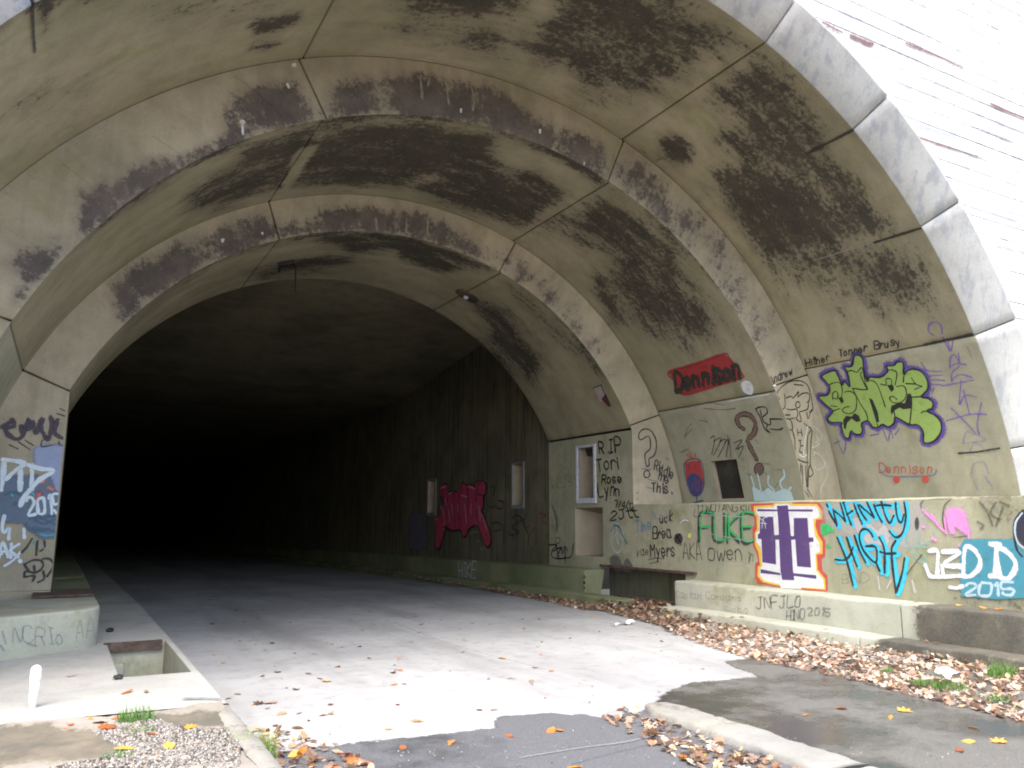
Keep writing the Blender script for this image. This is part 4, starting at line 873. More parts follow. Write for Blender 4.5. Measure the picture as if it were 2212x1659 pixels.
fills(PA, 'N4', [circ(1150, 565, 48, 60)], BLKS, par, None, True); strokes(PA, 'N4', ['1120,520 1180,620 1160,640', '1170,510 1110,580'], .03, BLKS, par); fills(PA, 'N4', [circ(1275, 535, 20, 28)], paint((.8, .75, .1), .5), par, None, True); strokes(PA, 'N4', ['1170,400 1210,360 1260,370'], .025, WHT, par)
fills(PA, 'N4', ['400,800 450,760 500,800 520,900 440,900', '540,900 580,800 640,890 600,920'], FAINT, par, 'dark smudges', True, feather=.08)
PK = paint((.86, .30, .66), .8, .9)
fills(PA, 'Z6', ['1360,410 1440,385 1530,420 1560,520 1590,640 1540,610 1440,560 1420,640 1390,560'], PK, par, 'pink splash', True, feather=.07); strokes(PA, 'Z6', ['1090,390 1190,480 1300,600 1350,640', '1590,600 1600,700 1570,770 1490,780', '1180,430 1260,560', '1190,700 1230,720', '1080,570 1110,580', '1330,480 1340,620'], .055, PK, par)
TEAL = paint((.05, .28, .36), .3)
fills(PA, 'Z6', ['1560,750 1800,742 2100,750 2190,900 2180,1330 1900,1335 1540,1320 1530,800'], TEAL, par, 'teal ground of the white name', feather=.07)
text(PA, 'Z6', 'DID', (1540, 1125), (2200, 1135), 330, .075, WHT, par, 'white block letters', jit=.28); strokes(PA, 'Z6', ['1160,840 1250,840 1255,980 1250,1100', '1120,1000 1150,1080 1215,1125 1560,1110', '1310,850 1500,855 1320,990 1540,1010', '1300,1000 1320,1110'], .075, WHT, par, 'white block letters')
text(PA, 'Z6', '2015', (1560, 1335), (2120, 1325), 130, .05, paint((.45, .62, .68), .6), par, 'pale year on the teal ground'); strokes(PA, 'Z6', ['1390,1240 1460,1250 1530,1230'], .06, WHT, par)
strokes(PA, 'Z6', ['910,650 920,800 1000,790 1150,800', '1040,640 1060,760 1160,740', '990,820 1020,940 1150,970', '1060,850 1130,930', '1200,600 1220,650'], .022, paint((.1, .55, .6), .8, .7), par)
strokes(PA, 'Z6', ['1400,270 1330,340 1310,480 1330,600', '1075,360 1070,310 1130,250', '910,1100 1000,980 1080,880', '1430,690 1560,680'], .022, BLKS, par); fills(PA, 'Z6', [circ(1025, 535, 24, 70)], BLKS, par, None, True)
fills(PA, 'Z6', ['2280,380 2190,400 2130,500 2120,650 2190,760 2280,800'], paint((.03, .03, .05), .2), par, 'black disc at the right edge', True); strokes(PA, 'Z6', ['2200,390 2110,500 2100,640 2130,820 2190,900'], .03, BLK, par); strokes(PA, 'Z6', ['2190,420 2120,520 2112,640 2150,760 2250,830'], .03, paint((.5, .6, .7), .5), par)
strokes(PA, 'Z6', ['1720,300 1800,400 1860,560', '1900,300 1840,420 1940,500', '1700,520 1760,560 1730,600', '1980,350 1900,560', '1950,300 2040,340'], .05, paint((.05, .045, .04), .9, .6), par)
text(PA, 'Z5', 'XBND.', (1200, 1200), (1660, 1190), 110, .014, FAINT, par); strokes(PA, 'Z5', ['1700,1130 1720,1260', '1850,1160 1800,1250', '2080,1170 2110,1290'], .05, paint((.66, .64, .58), .8, .6), par)
strokes(PA, 'N4', ['1640,830 1660,980', '1880,860 1870,1000', '1620,840 1900,860 1890,960'], .03, paint((.52, .55, .52), .9, .5), par)
LAY[0] = 0.0
# bench faces
text(BF, 'Z5', 'JNFJLO', (355, 1490), (860, 1450), 135, .03, paint((.08, .09, .09), .9, .7), nearb, 'faint dark letters'); text(BF, 'Z5', 'HINO', (680, 1610), (890, 1590), 100, .035, FAINT, nearb); text(BF, 'Z5', '2015', (925, 1550), (1180, 1560), 90, .035, FAINT, nearb)
text(BF, 'N4', 'Captain', (1120, 1215), (1420, 1240), 75, .014, FAINT, nearb); text(BF, 'N4', 'Cordana', (1450, 1230), (1860, 1260), 75, .014, FAINT, nearb); text(BF, 'N4', 'Slobo', (1660, 1380), (1930, 1390), 70, .014, FAINT, nearb)
text(BF, 'N3', 'HIKE', (655, 1400), (850, 1400), 150, .05, paint((.5, .56, .68), .6), farb, 'pale blue word on the mossy bench')
fills(BF, 'N8', [circ(658, 298, 16, 18), circ(660, 362, 14, 16), circ(660, 418, 10, 12)], BLK, farb, None, True); fills(BF, 'N8', [circ(656, 298, 8, 9)], paint((.8, .15, .06), .3), farb)
LAY[0] = 0.0
# tunnel wall
RG1 = paint((.60, .05, .13), .2); MAG = paint((.42, .05, .18), .9, .8)
RDP = S('450,400 520,390 530,470 580,460 640,470 660,400 700,365 740,400 790,385 830,420 850,360 920,350 950,400 940,480 920,510 920,620 900,680 940,760 1000,960 985,1050 950,1050 890,900 850,820 750,870 740,930 700,950 660,870 580,890 520,850 490,900 440,1070 395,1060 400,870 385,770 430,740 450,620 490,580 450,520')
strokes(TW, 'N3', [RDP], .13, BLK, tun, 'black shadow of the red letters', True, True, (6, 6)); fills(TW, 'N3', [RDP], RG1, tun, 'crimson bubble letters on the tunnel wall', True)
strokes(TW, 'N3', ['500,400 470,440 480,530', '700,370 670,420 680,480', '790,390 750,430 760,560', '900,360 860,400 870,480'], .1, MAG, tun)
strokes(TW, 'N3', ['460,420 510,400', '500,540 540,700 545,800', '575,600 585,710', '640,610 660,830', '715,600 740,810', '790,600 785,710', '850,590 845,830', '880,620 890,780', '450,620 480,700 490,800 480,880', '540,490 570,470', '680,500 740,520', '760,400 830,430', '900,700 960,880', '395,770 410,750'], .05, paint((.78, .5, .6), .5), tun)
strokes(TW, 'N3', ['530,480 525,640 540,840', '595,480 600,620 610,850', '655,480 650,640 660,860', '745,430 755,620 745,850', '840,430 845,600 850,820', '450,520 480,560 440,730', '860,490 920,500', '480,860 520,840'], .05, BLK, tun)
strokes(TW, 'N3', ['1000,420 1040,400 1050,460 1020,500', '1090,560 1150,580 1130,650 1070,640', '960,600 1010,640 1050,620', '1020,820 1080,800 1140,850 1150,1020', '1040,900 1120,880', '1200,900 1230,940 1320,910 1240,850 1380,760', '1240,930 1250,1000', '1240,760 1300,720 1380,800', '1490,860 1430,950 1420,1060', '1340,740 1420,930', '1400,700 1390,760'], .045, BLK, tun, 'black tags on the tunnel wall')
strokes(TW, 'N3', ['1540,700 1620,720 1560,760 1630,820', '1380,860 1440,840 1430,900'], .05, paint((.4, .06, .05), .8, .7), tun); strokes(TW, 'N3', ['1140,400 1160,310', '850,1010 870,1000 890,1030', '880,1080 910,1100 940,1070', '740,980 780,920 870,900'], .03, paint((.5, .52, .48), .7, .7), tun)
fills(TW, 'N3', ['100,760 180,700 290,740 300,1060 190,1100 100,1080'], paint((.20, .18, .27), .8, .7), tun, 'lavender blot', feather=.12)
LAY[0] = 0.0
# left pillar
fills(S2, 'L2', ['-600,-200 1150,-200 1150,300 1120,700 1000,830 800,850 600,700 430,560 150,540 -600,420'], paint((.12, .18, .28), .9, .9), r3, 'blue grey sprayed ground', feather=.12)
fills(S2, 'L1', ['700,910 850,880 1130,870 1190,920 1200,1100 1180,1400 1100,1650 1000,1400 960,1230 720,1180 690,1000'], paint((.30, .36, .56), .8), r3, 'lavender blot', True, feather=.1)
strokes(S2, 'L1', ['40,500 200,400 220,350 260,480 100,540 200,680 330,720 420,640 380,450 430,600 540,350 520,560 610,400 640,600 700,560 720,420 790,350 760,500 870,740 950,500 930,300 1000,480 1070,340 1010,600 1170,710 1260,700'], .075, paint((.05, .03, .06), .6), r3, 'purple black tag on the pillar')
strokes(S2, 'L1', ['1110,160 1270,240', '1050,250 1200,300', '350,780 560,920', '460,740 620,840', '180,830 330,900', '780,740 770,860 980,830', '1090,770 1090,830 1200,850'], .03, BLKS, r3)
strokes(S2, 'L2', ['100,80 300,40 420,160 260,260', '650,560 820,620 1000,540', '480,620 600,760 900,720', '700,480 1020,640', '560,520 1000,480', '620,700 1040,760'], .05, paint((.07, .15, .26), .8, .8), r3); strokes(S2, 'L2', ['760,810 860,840 1020,820', '640,980 690,1000', '210,80 240,110', '600,60 650,120'], .05, paint((.06, .40, .50), .8), r3)
strokes(S2, 'L2', ['680,90 740,60', '700,130 720,80'], .09, paint((.55, .14, .15), .8), r3); strokes(S2, 'L1', ['720,1520 800,1500', '900,1620 960,1640'], .09, paint((.55, .2, .18), .8), r3)
PWH = paint((.72, .82, .92), .4)
strokes(S2, 'L1', ['70,1110 60,1400 20,1659', '60,1100 250,1120 450,1170 280,1300 120,1450', '380,1300 372,1659', '590,1200 585,1640', '530,1200 760,1270 990,1300 760,1450 620,1580 440,1800 380,1950'], .075, PWH, r3, 'white painted letters on the left pillar')
text(S2, 'L2', '2015', (520, 455), (1190, 420), 330, .05, PWH, r3, 'white year on the left pillar', jit=.2); strokes(S2, 'L2', ['80,480 40,700 80,780 170,710 160,900', '440,720 450,880'], .055, PWH, r3); text(S2, 'L2', 'AK', (-20, 1230), (400, 1220), 260, .05, PWH, r3, 'white initials on the left pillar'); fills(S2, 'L2', [circ(370, 1310, 45, 40)], PWH, r3, None, True); strokes(S2, 'L2', ['370,1150 250,1290 80,1400', '-200,1000 -100,1200 40,1180'], .04, PWH, r3)
strokes(S2, 'L2', ['450,1370 620,1290 770,1310 790,1420 660,1520 470,1500 450,1600', '630,1400 640,1480', '780,1270 900,1265 990,1350 950,1470 870,1590', '800,1500 810,1640 700,1700', '480,1600 640,1580 600,1680', '690,940 670,1200', '740,1130 790,1090', '820,940 830,1040', '590,900 500,1050 400,1150', '450,1370 520,1480'], .036, BLK, r3, 'black scribble at the foot of the pillar')
LB = PlaneV((.28, 10.40), (-.42, 9.98)); text(LB, 'N7', 'NCRIo', (130, 600), (740, 640), 180, .02, FAINTB, lb, 'faint blue letters on the bench end'); text(LB, 'N7', 'AA', (840, 560), (1060, 545), 220, .018, FAINTB, lb); strokes(LB, 'N7', ['20,480 60,620', '0,640 40,700', '300,620 400,650'], .03, FAINTB, lb)
LAY[0] = 0.0
# headwall rust lines in the board joints
HW = PlaneY(YH-.012); RU = paint((.16, .06, .05), .6); GL = paint((.30, .28, .32), .8, .8)
strokes(HW, 'N5', ['-20,245 100,310 200,360'], .045, RU, head, 'rusty streak in a board joint'); strokes(HW, 'N5', ['300,400 400,440 480,480 540,490'], .085, RU, head, 'rusty streak in a board joint'); strokes(HW, 'N5', ['905,480 1200,600 1535,757'], .035, RU, head, 'rusty streak in a board joint'); strokes(HW, 'N5', ['1060,1530 1250,1590 1460,1655 1700,1730'], .035, RU, head, 'rusty streak in a board joint')
strokes(HW, 'N5', ['1850,1150 2000,1220 2230,1310'], .06, RU, head, 'rusty streak in a board joint'); strokes(HW, 'N5', ['1250,0 1490,112', '1730,415 2230,660', '590,830 900,950 1240,1080', '1470,1000 1840,1150', '960,1360 1490,1540', '1480,1320 2050,1550', '2010,1390 2230,1485', '1700,1625 1900,1700', '780,1055 970,1130'], .022, GL, head, 'grey lines in the board joints')
strokes(HW, 'C3', ['1830,1290 2212,1410', '2000,1540 2230,1600'], .05, GL, head)
fills(HW, 'N5', ['1060,1240 1140,1190 1250,1330 1330,1320 1430,1420 1440,1590 1250,1500 1060,1400', '1700,-40 1900,60 2050,170 2260,260 2260,-40'], paint((.40, .44, .50), .9, .35), head, 'grey blue weathering', True)
LAY[0] = 0.0
dl = Decal(); dl.lay = .0012  # thin grey strokes drawn along randomly picked board joints
for i in range(70):
    zj = 1.93+CH*rng.randrange(18, 38); x0_ = XC+(arc_x(zj) or 0)+rng.uniform(.1, 5.0); ln_ = rng.uniform(.3, 1.8)
    dl.stroke(HW, [(x0_+ln_*k/6, zj+rng.uniform(-.004, .004)) for k in range(7)], rng.uniform(.012, .03))
dl.done('joint_lines', paint((.20, .20, .23), .9, .7), head, 'short grey lines in the board joints')
# chips and droppings on the soffits
CHIP = paint((.72, .72, .7), .5)
fills(S1, 'C1', [S('1515,765 1535,758 1550,775 1535,790 1522,784'), S('1806,530 1822,528 1830,560 1818,556'), S('1845,405 1868,400 1872,420 1850,424')], CHIP, r2, 'pale chips', True); strokes(S1, 'C1', ['1530,780 1535,850'], .03, CHIP, r2); strokes(S1, 'C1', ['1480,480 1640,600 1780,740'], .012, FAINT, r2); strokes(S1, 'C1', ['400,1040 560,1160'], .01, FAINT, r2); strokes(S1, 'C1', ['960,860 1180,1000'], .008, FAINT, r2)
fills(S1, 'C2', [S('852,690 864,688 862,712 855,714'), S('1350,820 1364,818 1362,845 1352,842'), S('1632,1028 1641,1030 1636,1048')], CHIP, r2, 'pale chips', True); fills(S2, 'C1', [S('1396,1512 1418,1510 1412,1530 1402,1534'), S('1648,1472 1664,1468 1660,1486')], CHIP, r3, 'pale chips', True)
DR = paint((.42, .36, .26), .95, .6); strokes(S1, 'C2', ['600,480 612,620', '760,490 780,660', '910,520 935,600 932,700', '1065,550 1070,600', '660,480 650,540'], .075, DR, r2, 'pale drips'); strokes(S2, 'C2', ['320,1380 328,1460', '515,1380 512,1470', '648,1390 645,1490', '1020,1560 1030,1640'], .08, DR, r3, 'pale drips')
# ================================================================== small things
def weld(parts):
    v, f = [], []
    for a, b in parts:
        n = len(v); v += list(a); f += [tuple(i+n for i in t) for t in b]
    return v, f
def tube(path, r, n=8, rs=None):
    v, f = [], []
    for i, p in enumerate(path):
        p = Vector(p); t = (Vector(path[min(i+1, len(path)-1)])-Vector(path[max(i-1, 0)])).normalized()
        a = t.orthogonal().normalized(); b = t.cross(a); rr = rs[i] if rs else r
        for k in range(n): q = p+(a*math.cos(2*math.pi*k/n)+b*math.sin(2*math.pi*k/n))*rr; v.append(tuple(q))
    for i in range(len(path)-1):
        for k in range(n): f.append((i*n+k, i*n+(k+1) % n, (i+1)*n+(k+1) % n, (i+1)*n+k))
    f.append(tuple(range(n))[::-1]); f.append(tuple(range((len(path)-1)*n, len(path)*n))); return v, f
bp = on_z((70, 1530), ZW)
bl = thing('pipe_stub', 'short white upright pipe with domed cap on the left walkway', 'pipe', (bp[0], bp[1], ZW))
bx, by = bp[0], bp[1]
v, f = tube([(bx, by, ZW-.01), (bx-.002, by, ZW+.1), (bx, by, ZW+.2)], .03, 14, [.026, .030, .034]); obj('pipe', v, f, MAT['pipe'], bl, True)
zz = [0, .02, .03, .08, .1, .112, .118]; rr = [.034, .040, .040, .039, .033, .02, .004]
v, f = tube([(bx, by, ZW+.2+a) for a in zz], .04, 16, rr); obj('cap', v, f, MAT['pipe'], bl, True)

# bracket and lamp base under the inner ring, sign remains
def on_ring(px, k): d = Ring(k); u, yv = d.uv(px); return u/d.R, yv
th, yb_ = on_ring((618, 572), 3)
br = thing('lamp_bracket', 'black bent iron bracket hanging from the crown of the inner ring', 'bracket', rp(3, np.float64(th), yb_))
def ro(px, off): th, y = on_ring(px, 3); return rp(3, np.float64(th), y, off)
v, f = tube([ro((600, 576), .10), ro((604, 572), .05), ro((610, 568), .03), ro((635, 563), .03)], .028, 8); obj('arm', v, f, MAT['black'], br, True)
v, f = tube([ro((635, 563), .02), ro((635, 563), .12), ro((634, 590), .22), ro((634, 606), .25)], .012, 6); obj('rod', v, f, MAT['black'], br, True)
q = [ro(p, .02) for p in ((600, 566), (636, 560), (637, 566), (601, 573))]; q2 = [ro(p, .07) for p in ((600, 566), (636, 560), (637, 566), (601, 573))]
obj('plate', q+q2, [(0, 1, 2, 3), (7, 6, 5, 4), (0, 4, 5, 1), (1, 5, 6, 2), (2, 6, 7, 3), (3, 7, 4, 0)], MAT['black'], br)
th, yb_ = on_ring((1010, 640), 3)
lamp = thing('ceiling_lamp', 'pair of round lamp plates on the inner ring beside the joint', 'lamp', rp(3, np.float64(th), yb_))
def disc_on(px, r, th_, mat, name, k=3):
    th, y = on_ring(px, k); c = Vector(rp(k, np.float64(th), y)); nrm = Vector((-math.cos(th), 0, -math.sin(th))); tg = Vector((-math.sin(th), 0, math.cos(th))); yy = Vector((0, 1, 0))
    v = []; f = []
    for (rad, hh) in ((r, -.01), (r, th_*.5), (r*.8, th_), (r*.3, th_*1.15)):
        for i in range(16): a = i*math.pi/8; v.append(tuple(c+tg*math.cos(a)*rad+yy*math.sin(a)*rad+nrm*hh))
    for j in range(3):
        for i in range(16): f.append((j*16+i, j*16+(i+1) % 16, (j+1)*16+(i+1) % 16, (j+1)*16+i))
    f.append(tuple(range(48, 64))); return obj(name, v, f, mat, lamp, True)
disc_on((1001, 634), .17, .035, MAT['rust'], 'base_plate'); disc_on((1018, 643), .17, .035, MAT['dark'], 'base_plate'); disc_on((1008, 638), .055, .08, MAT['frame'], 'lens')
th0, ya_ = on_ring((1290, 837), 3)
sg = thing('sign_remnant', 'pale torn panel with a rusted corner on the inner ring', 'panel', rp(3, np.float64(th0), ya_))
q = [ro(p, .012) for p in P('C5', S('1700,865 1750,850 1775,900 1785,940 1740,960'))]; obj('panel', q, [(0, 1, 2, 3, 4)], simple('pale_panel', (.42, .36, .34), .8), sg)
q = [ro(p, .016) for p in P('C5', S('1750,940 1778,905 1812,985 1795,990'))]; obj('rust_patch', q, [(0, 1, 2, 3)], simple('dark_rust', (.10, .03, .03), .8), sg)
for a, b in (('1698,870', '1750,850'), ('1750,850', '1780,930')):
    v, f = tube([ro(P('C5', S(a))[0], .02), ro(P('C5', S(b))[0], .02)], .008, 5); obj('edge_strip', v, f, MAT['dark'], sg)

# ------------------------------------------------------------------ leaves
def leaf_mat():
    t = NT('dead_leaf'); c = t.attr('tint', 'Color'); n = t.noise(60, 4, .6)
    t.col(t.mix(t.ramp(n, .4, .75, 0, .45), c, (.10, .045, .02))); t.rough(.6)
    tr = t.n('ShaderNodeBsdfTranslucent'); t.l(c, tr.inputs[0]); mx = t.n('ShaderNodeMixShader'); mx.inputs[0].default_value = .2
    t.l(t.b.outputs[0], mx.inputs[1]); t.l(tr.outputs[0], mx.inputs[2]); t.l(mx.outputs[0], t.out.inputs[0]); return t.m
LM = leaf_mat()
TINT = [(.27, .15, .085), (.18, .095, .055), (.34, .21, .13), (.40, .28, .19), (.44, .34, .26), (.32, .17, .10), (.46, .33, .17), (.12, .065, .04), (.48, .40, .32), (.30, .20, .15), (.22, .15, .11)]
BRT = [(.62, .20, .03), (.60, .30, .04), (.55, .14, .03), (.66, .38, .07), (.40, .12, .03), (.50, .22, .07), (.30, .11, .05)]
def leaf_shape(kind, r):
    """flat outline with a midrib, curled; about 16 triangles"""
    if kind == 0: out = [(-.5, 0), (-.36, .16), (-.12, .27), (.14, .25), (.36, .12), (.52, 0), (.36, -.13), (.14, -.24), (-.12, -.26), (-.36, -.15)]
    elif kind == 1: out = [(-.5, 0), (-.34, .24), (-.42, .46), (-.12, .30), (.02, .52), (.12, .26), (.40, .36), (.30, .12), (.55, 0), (.30, -.12), (.40, -.36), (.12, -.26), (.02, -.52), (-.12, -.3), (-.42, -.46), (-.34, -.24)]
    else: out = [(-.5, 0), (-.4, .10), (-.22, .08), (-.12, .22), (.02, .12), (.14, .24), (.26, .10), (.4, .13), (.54, 0), (.4, -.12), (.26, -.10), (.14, -.23), (.02, -.12), (-.12, -.21), (-.22, -.08), (-.4, -.09)]
    cu, cv, tw = r.uniform(.05, .5), r.uniform(-.3, .35), r.uniform(-.3, .3)
    rib = [(-.3, 0), (0, 0), (.3, 0)]; pts = out+rib
    v = [(x, y, cu*(y*y)*1.6+cv*x*x+tw*x*y+.02*r.uniform(-1, 1)) for x, y in pts]
    zmin = min(p[2] for p in v); v = [(x, y, z-zmin) for x, y, z in v]; n = len(out); f = []
    for i in range(n):
        a, b = i, (i+1) % n; m = (out[a][0]+out[b][0])/2; k = n+min(2, max(0, int(round((m+.3)/.3)))); f.append((a, b, k))
    ups = [i for i in range(n) if out[i][1] >= 0]
    seq = list(range(n)); prev = None
    for i in range(n):                                  # bridge between rib points
        m1 = (out[i][0]+out[(i+1) % n][0])/2; m0 = (out[i-1][0]+out[i][0])/2
        k1 = n+min(2, max(0, int(round((m1+.3)/.3)))); k0 = n+min(2, max(0, int(round((m0+.3)/.3))))
        if k0 != k1: f.append((i, k1, k0))
    return v, f
LEAVES = [leaf_shape(k % 3, random.Random(k*13+5)) for k in range(18)]
def inpoly(x, y, poly):
    c = False; j = len(poly)-1
    for i in range(len(poly)):
        if (poly[i][1] > y) != (poly[j][1] > y) and x < (poly[j][0]-poly[i][0])*(y-poly[i][1])/(poly[j][1]-poly[i][1])+poly[i][0]: c = not c
        j = i
    return c
def pile(name, poly, n, hfun, tints, size=(.045, .095), tilt=.38, z0=.0, label=None):
    pl = [tuple(on_z(p, z0)[:2]) if len(p) == 2 and not isinstance(p, np.ndarray) else tuple(p[:2]) for p in poly]
    x0, x1 = min(p[0] for p in pl), max(p[0] for p in pl); y0, y1 = min(p[1] for p in pl), max(p[1] for p in pl)
    V_, F_, C_ = [], [], []; k = 0
    while k < n:
        x, y = rng.uniform(x0, x1), rng.uniform(y0, y1)
        if not inpoly(x, y, pl): continue
        lv, lf = LEAVES[rng.randrange(18)]; s_ = rng.uniform(*size); h = hfun(x, y)
        R_ = Matrix.Rotation(rng.uniform(0, 6.3), 3, 'Z') @ Matrix.Rotation(rng.gauss(0, tilt), 3, 'X') @ Matrix.Rotation(rng.gauss(0, tilt), 3, 'Y')
        if rng.random() < .5: R_ = R_ @ Matrix.Rotation(math.pi, 3, 'X')
        o_ = Vector((x, y, z0+rng.uniform(.008, max(.012, h)))); q = [R_@(Vector(p)*s_) for p in lv]; mz = min(p.z for p in q); o_.z += max(0, -mz*.55)
        n0 = len(V_); V_ += [tuple(o_+p) for p in q]; F_ += [tuple(i+n0 for i in t) for t in lf]
        c = tints[rng.randrange(len(tints))]; g_ = rng.uniform(.75, 1.3); C_ += [(c[0]*g_, c[1]*g_, c[2]*g_, 1)]*len(lv); k += 1
    o = obj(name, V_, F_, LM, None, False, {'tint': C_}); tag(o, label, 'leaves', kind='stuff'); return o
def kerbside(x, y): return max(.015, .13*(1-abs(XK-x)/.7)) if x < XK else .14
pile('leaf_drift', [(XK+.0, 11.1), (XK, 12.2), (9.1, 12.25), (9.75, 12.3), (9.75, 11.15)], 330, lambda x, y: .17+.05*math.sin(y*4), TINT, label='brown leaves banked in the gap between the two benches') if False else None
def wpile(name, wpoly, n, hfun, tints, label, **k):
    return pile(name, [np.array([a, b, 0.0]) for a, b in wpoly], n, hfun, tints, label=label, **k)
wpile('leaf_drift', [(8.2, 10.3), (8.55, 12.3), (8.92, 12.9), (9.7, 12.6), (9.7, 11.15), (8.95, 11.1), (8.93, 9.8), (8.0, 9.6)], 1900, lambda x, y: .15 if x > 8.85 else .02+.07*max(0, (x-8.1)/.8), TINT, 'brown leaves banked in the gap between the pale and the mossy bench')
wpile('leaf_drift', [(8.35, 12.3), (8.93, 12.2), (8.93, 17.0), (8.7, 17.0), (8.5, 14.0)], 1100, lambda x, y: max(.012, .06*(x-8.3)/.6), TINT, 'thinning line of leaves along the mossy kerb inside the tunnel')
wpile('leaf_drift', [(8.7, 17), (8.93, 17), (8.93, 26), (8.75, 26)], 260, lambda x, y: .03, TINT, 'last scattered leaves along the dark kerb in the tunnel')
wpile('leaf_drift', [(7.2, 7.2), (7.4, 8.2), (7.9, 9.7), (8.93, 9.9), (8.95, 6.2), (9.3, 5.6), (9.3, 3.2), (6.9, 4.0), (7.15, 6.0)], 4600, lambda x, y: .02+.07*max(0, min(1, (x-7.4)/1.5)), [tuple(min(.62, x*1.25+.05) for x in c) for c in TINT]+[(.56, .44, .35), (.58, .48, .40), (.13, .08, .05)], 'broad pale leaf drift along the kerb at lower right')  # tints lifted to pale: overexposed daylight put into the leaf colour
wpile('leaf_drift', [(4.36, 5.9), (4.0, 5.75), (3.85, 5.0), (3.75, 4.2), (3.7, 3.0), (4.2, 3.0), (4.28, 4.2), (4.36, 5.2)], 430, lambda x, y: .025, TINT, 'leaf litter gathered along the left side of the median kerb')
wpile('leaf_drift', [(1.32, 6.9), (1.7, 6.3), (1.95, 5.2), (1.75, 4.6), (1.30, 4.6)], 200, lambda x, y: .02, TINT+BRT[:3], 'leaf litter below the left kerb by the grass')
wpile('leaf_crumbs', [(1.5, 6.2), (6.5, 6.2), (8.0, 9.0), (8.6, 14), (1.6, 14)], 260, lambda x, y: .01, TINT, 'leaf crumbs and specks scattered thinly over the roadway', size=(.012, .035), tilt=.15)
# single leaves lying on the road and walkway: each one a thing
lmesh = []
for i, (lv, lf) in enumerate(LEAVES[:12]):
    me = bpy.data.meshes.new('leaf'); me.from_pydata(lv, [], lf); me.update(); me.materials.append(LM)
    a = me.color_attributes.new('tint', 'FLOAT_COLOR', 'POINT'); c = BRT[i % len(BRT)]; a.data.foreach_set('color', [x for _ in lv for x in (*c, 1)]); lmesh.append(me)
dmesh = []
for i, (lv, lf) in enumerate(LEAVES[6:]):
    me = bpy.data.meshes.new('leaf'); me.from_pydata(lv, [], lf); me.update(); me.materials.append(LM)
    a = me.color_attributes.new('tint', 'FLOAT_COLOR', 'POINT'); c = TINT[i % 8]; a.data.foreach_set('color', [x*.8 if j < 3 else 1 for _ in lv for j, x in enumerate((*c, 1))]); dmesh.append(me)
def one_leaf(x, y, z, size, bright, group, label):
    o = bpy.data.objects.new('fallen_leaf', (lmesh if bright else dmesh)[rng.randrange(12)]); COL.objects.link(o)
    o.location = (x, y, z+.004); o.rotation_euler = (rng.gauss(0, .12), rng.gauss(0, .12), rng.uniform(0, 6.3)); o.scale = (size,)*3
    tag(o, label, 'leaf', group); return o
ORD = ['leftmost', 'second', 'third', 'fourth', 'fifth', 'sixth', 'seventh', 'eighth', 'ninth', 'tenth', 'eleventh', 'twelfth', 'thirteenth']
def ordinals(objs, txt):
    objs.sort(key=lambda o: float(proj(np.array(o.location))[0]))
    for i, o in enumerate(objs): o['label'] = ('leftmost ' if i == 0 else ORD[i]+' from the left, ')+txt
SPOT = P('D', S('1190,1582 1410,1604 975,1607 1205,1580 1375,1530 1240,1660 1100,1592 870,1618 760,1640 1480,1640 1520,1628 840,1577 900,1560'))
LG = []
for p in SPOT: q = on_z(p, 0); LG.append(one_leaf(q[0], q[1], .004, rng.uniform(.09, .14), True, 'orange leaves on the damp asphalt', 'leaf'))
ordinals(LG, 'orange leaf on the damp dark asphalt'); LG = []
for p in P('C9', S('1370,1345 1805,1555 1855,1500 1890,1410 1060,1290 840,1330 1460,1305 2050,1500 70,1610 180,1590')): q = on_z(p, 0); LG.append(one_leaf(q[0], q[1], .004, rng.uniform(.08, .13), True, 'orange leaves on the wet pavement', 'leaf'))
ordinals(LG, 'orange leaf on the pavement right of the median kerb'); LG = []
for p in P('C8', S('385,785 305,752 160,728 485,672 610,752 1040,755 1140,705 1120,968 870,930 1365,945 1370,865 45,880 105,900 80,1022 430,1060 475,1045 1175,1096 1305,1115 500,1130 435,1135 1430,1048 1550,840 1735,800 1950,830 730,725 930,748 1255,782 600,805 1060,877 545,865 880,855 1355,720 15,1115 30,1320 460,1260 975,1295 1070,1295 280,675 680,648 900,660 1245,722')):
    q = on_z(p, 0); one_leaf(q[0], q[1], 0, rng.uniform(.06, .11), rng.random() < .45, 'leaves strewn on the road', 'small dry leaf strewn on the concrete roadway')
for p in P('C7', S('1720,872 1675,914 1410,998 1350,945 1660,1080 1950,1065 2060,1115 1870,1165 2135,1022 2100,880 1755,1055 1590,670 1320,598 1150,790 1540,735 1340,752 1350,835 1440,1222 1600,1260 1640,1255 1500,1195 1890,1315 2090,1320 1950,1360 1880,1410 1780,1320 1740,1395 2120,1510 2040,1330 1690,1285 1720,1250 1990,940')):
    q = on_z(p, 0); one_leaf(q[0], q[1], 0, rng.uniform(.06, .11), rng.random() < .35, 'leaves strewn on the road', 'small dry leaf strewn on the concrete roadway')
for i in range(80):
    x, y = rng.uniform(1.6, 8.2), 7+16*rng.random()**1.2; one_leaf(x, y, dip(y), rng.uniform(.04, .08), rng.random() < .3, 'leaves strewn on the road', 'small dry leaf strewn on the concrete roadway')
for p, nm in ((P('C7', S('455,1080'))[0], 'orange leaf lying alone on the walkway right of the white pipe'), (P('C7', S('805,1182'))[0], 'larger orange leaf on the pale slab in front of the pit'), (P('C7', S('925,1180'))[0], 'small dark leaf beside the orange one in front of the pit')):
    q = on_z(p, ZW); one_leaf(q[0], q[1], ZW, .13 if 'larger' in nm else .1, 'small' not in nm, None, nm)
ZG = .13
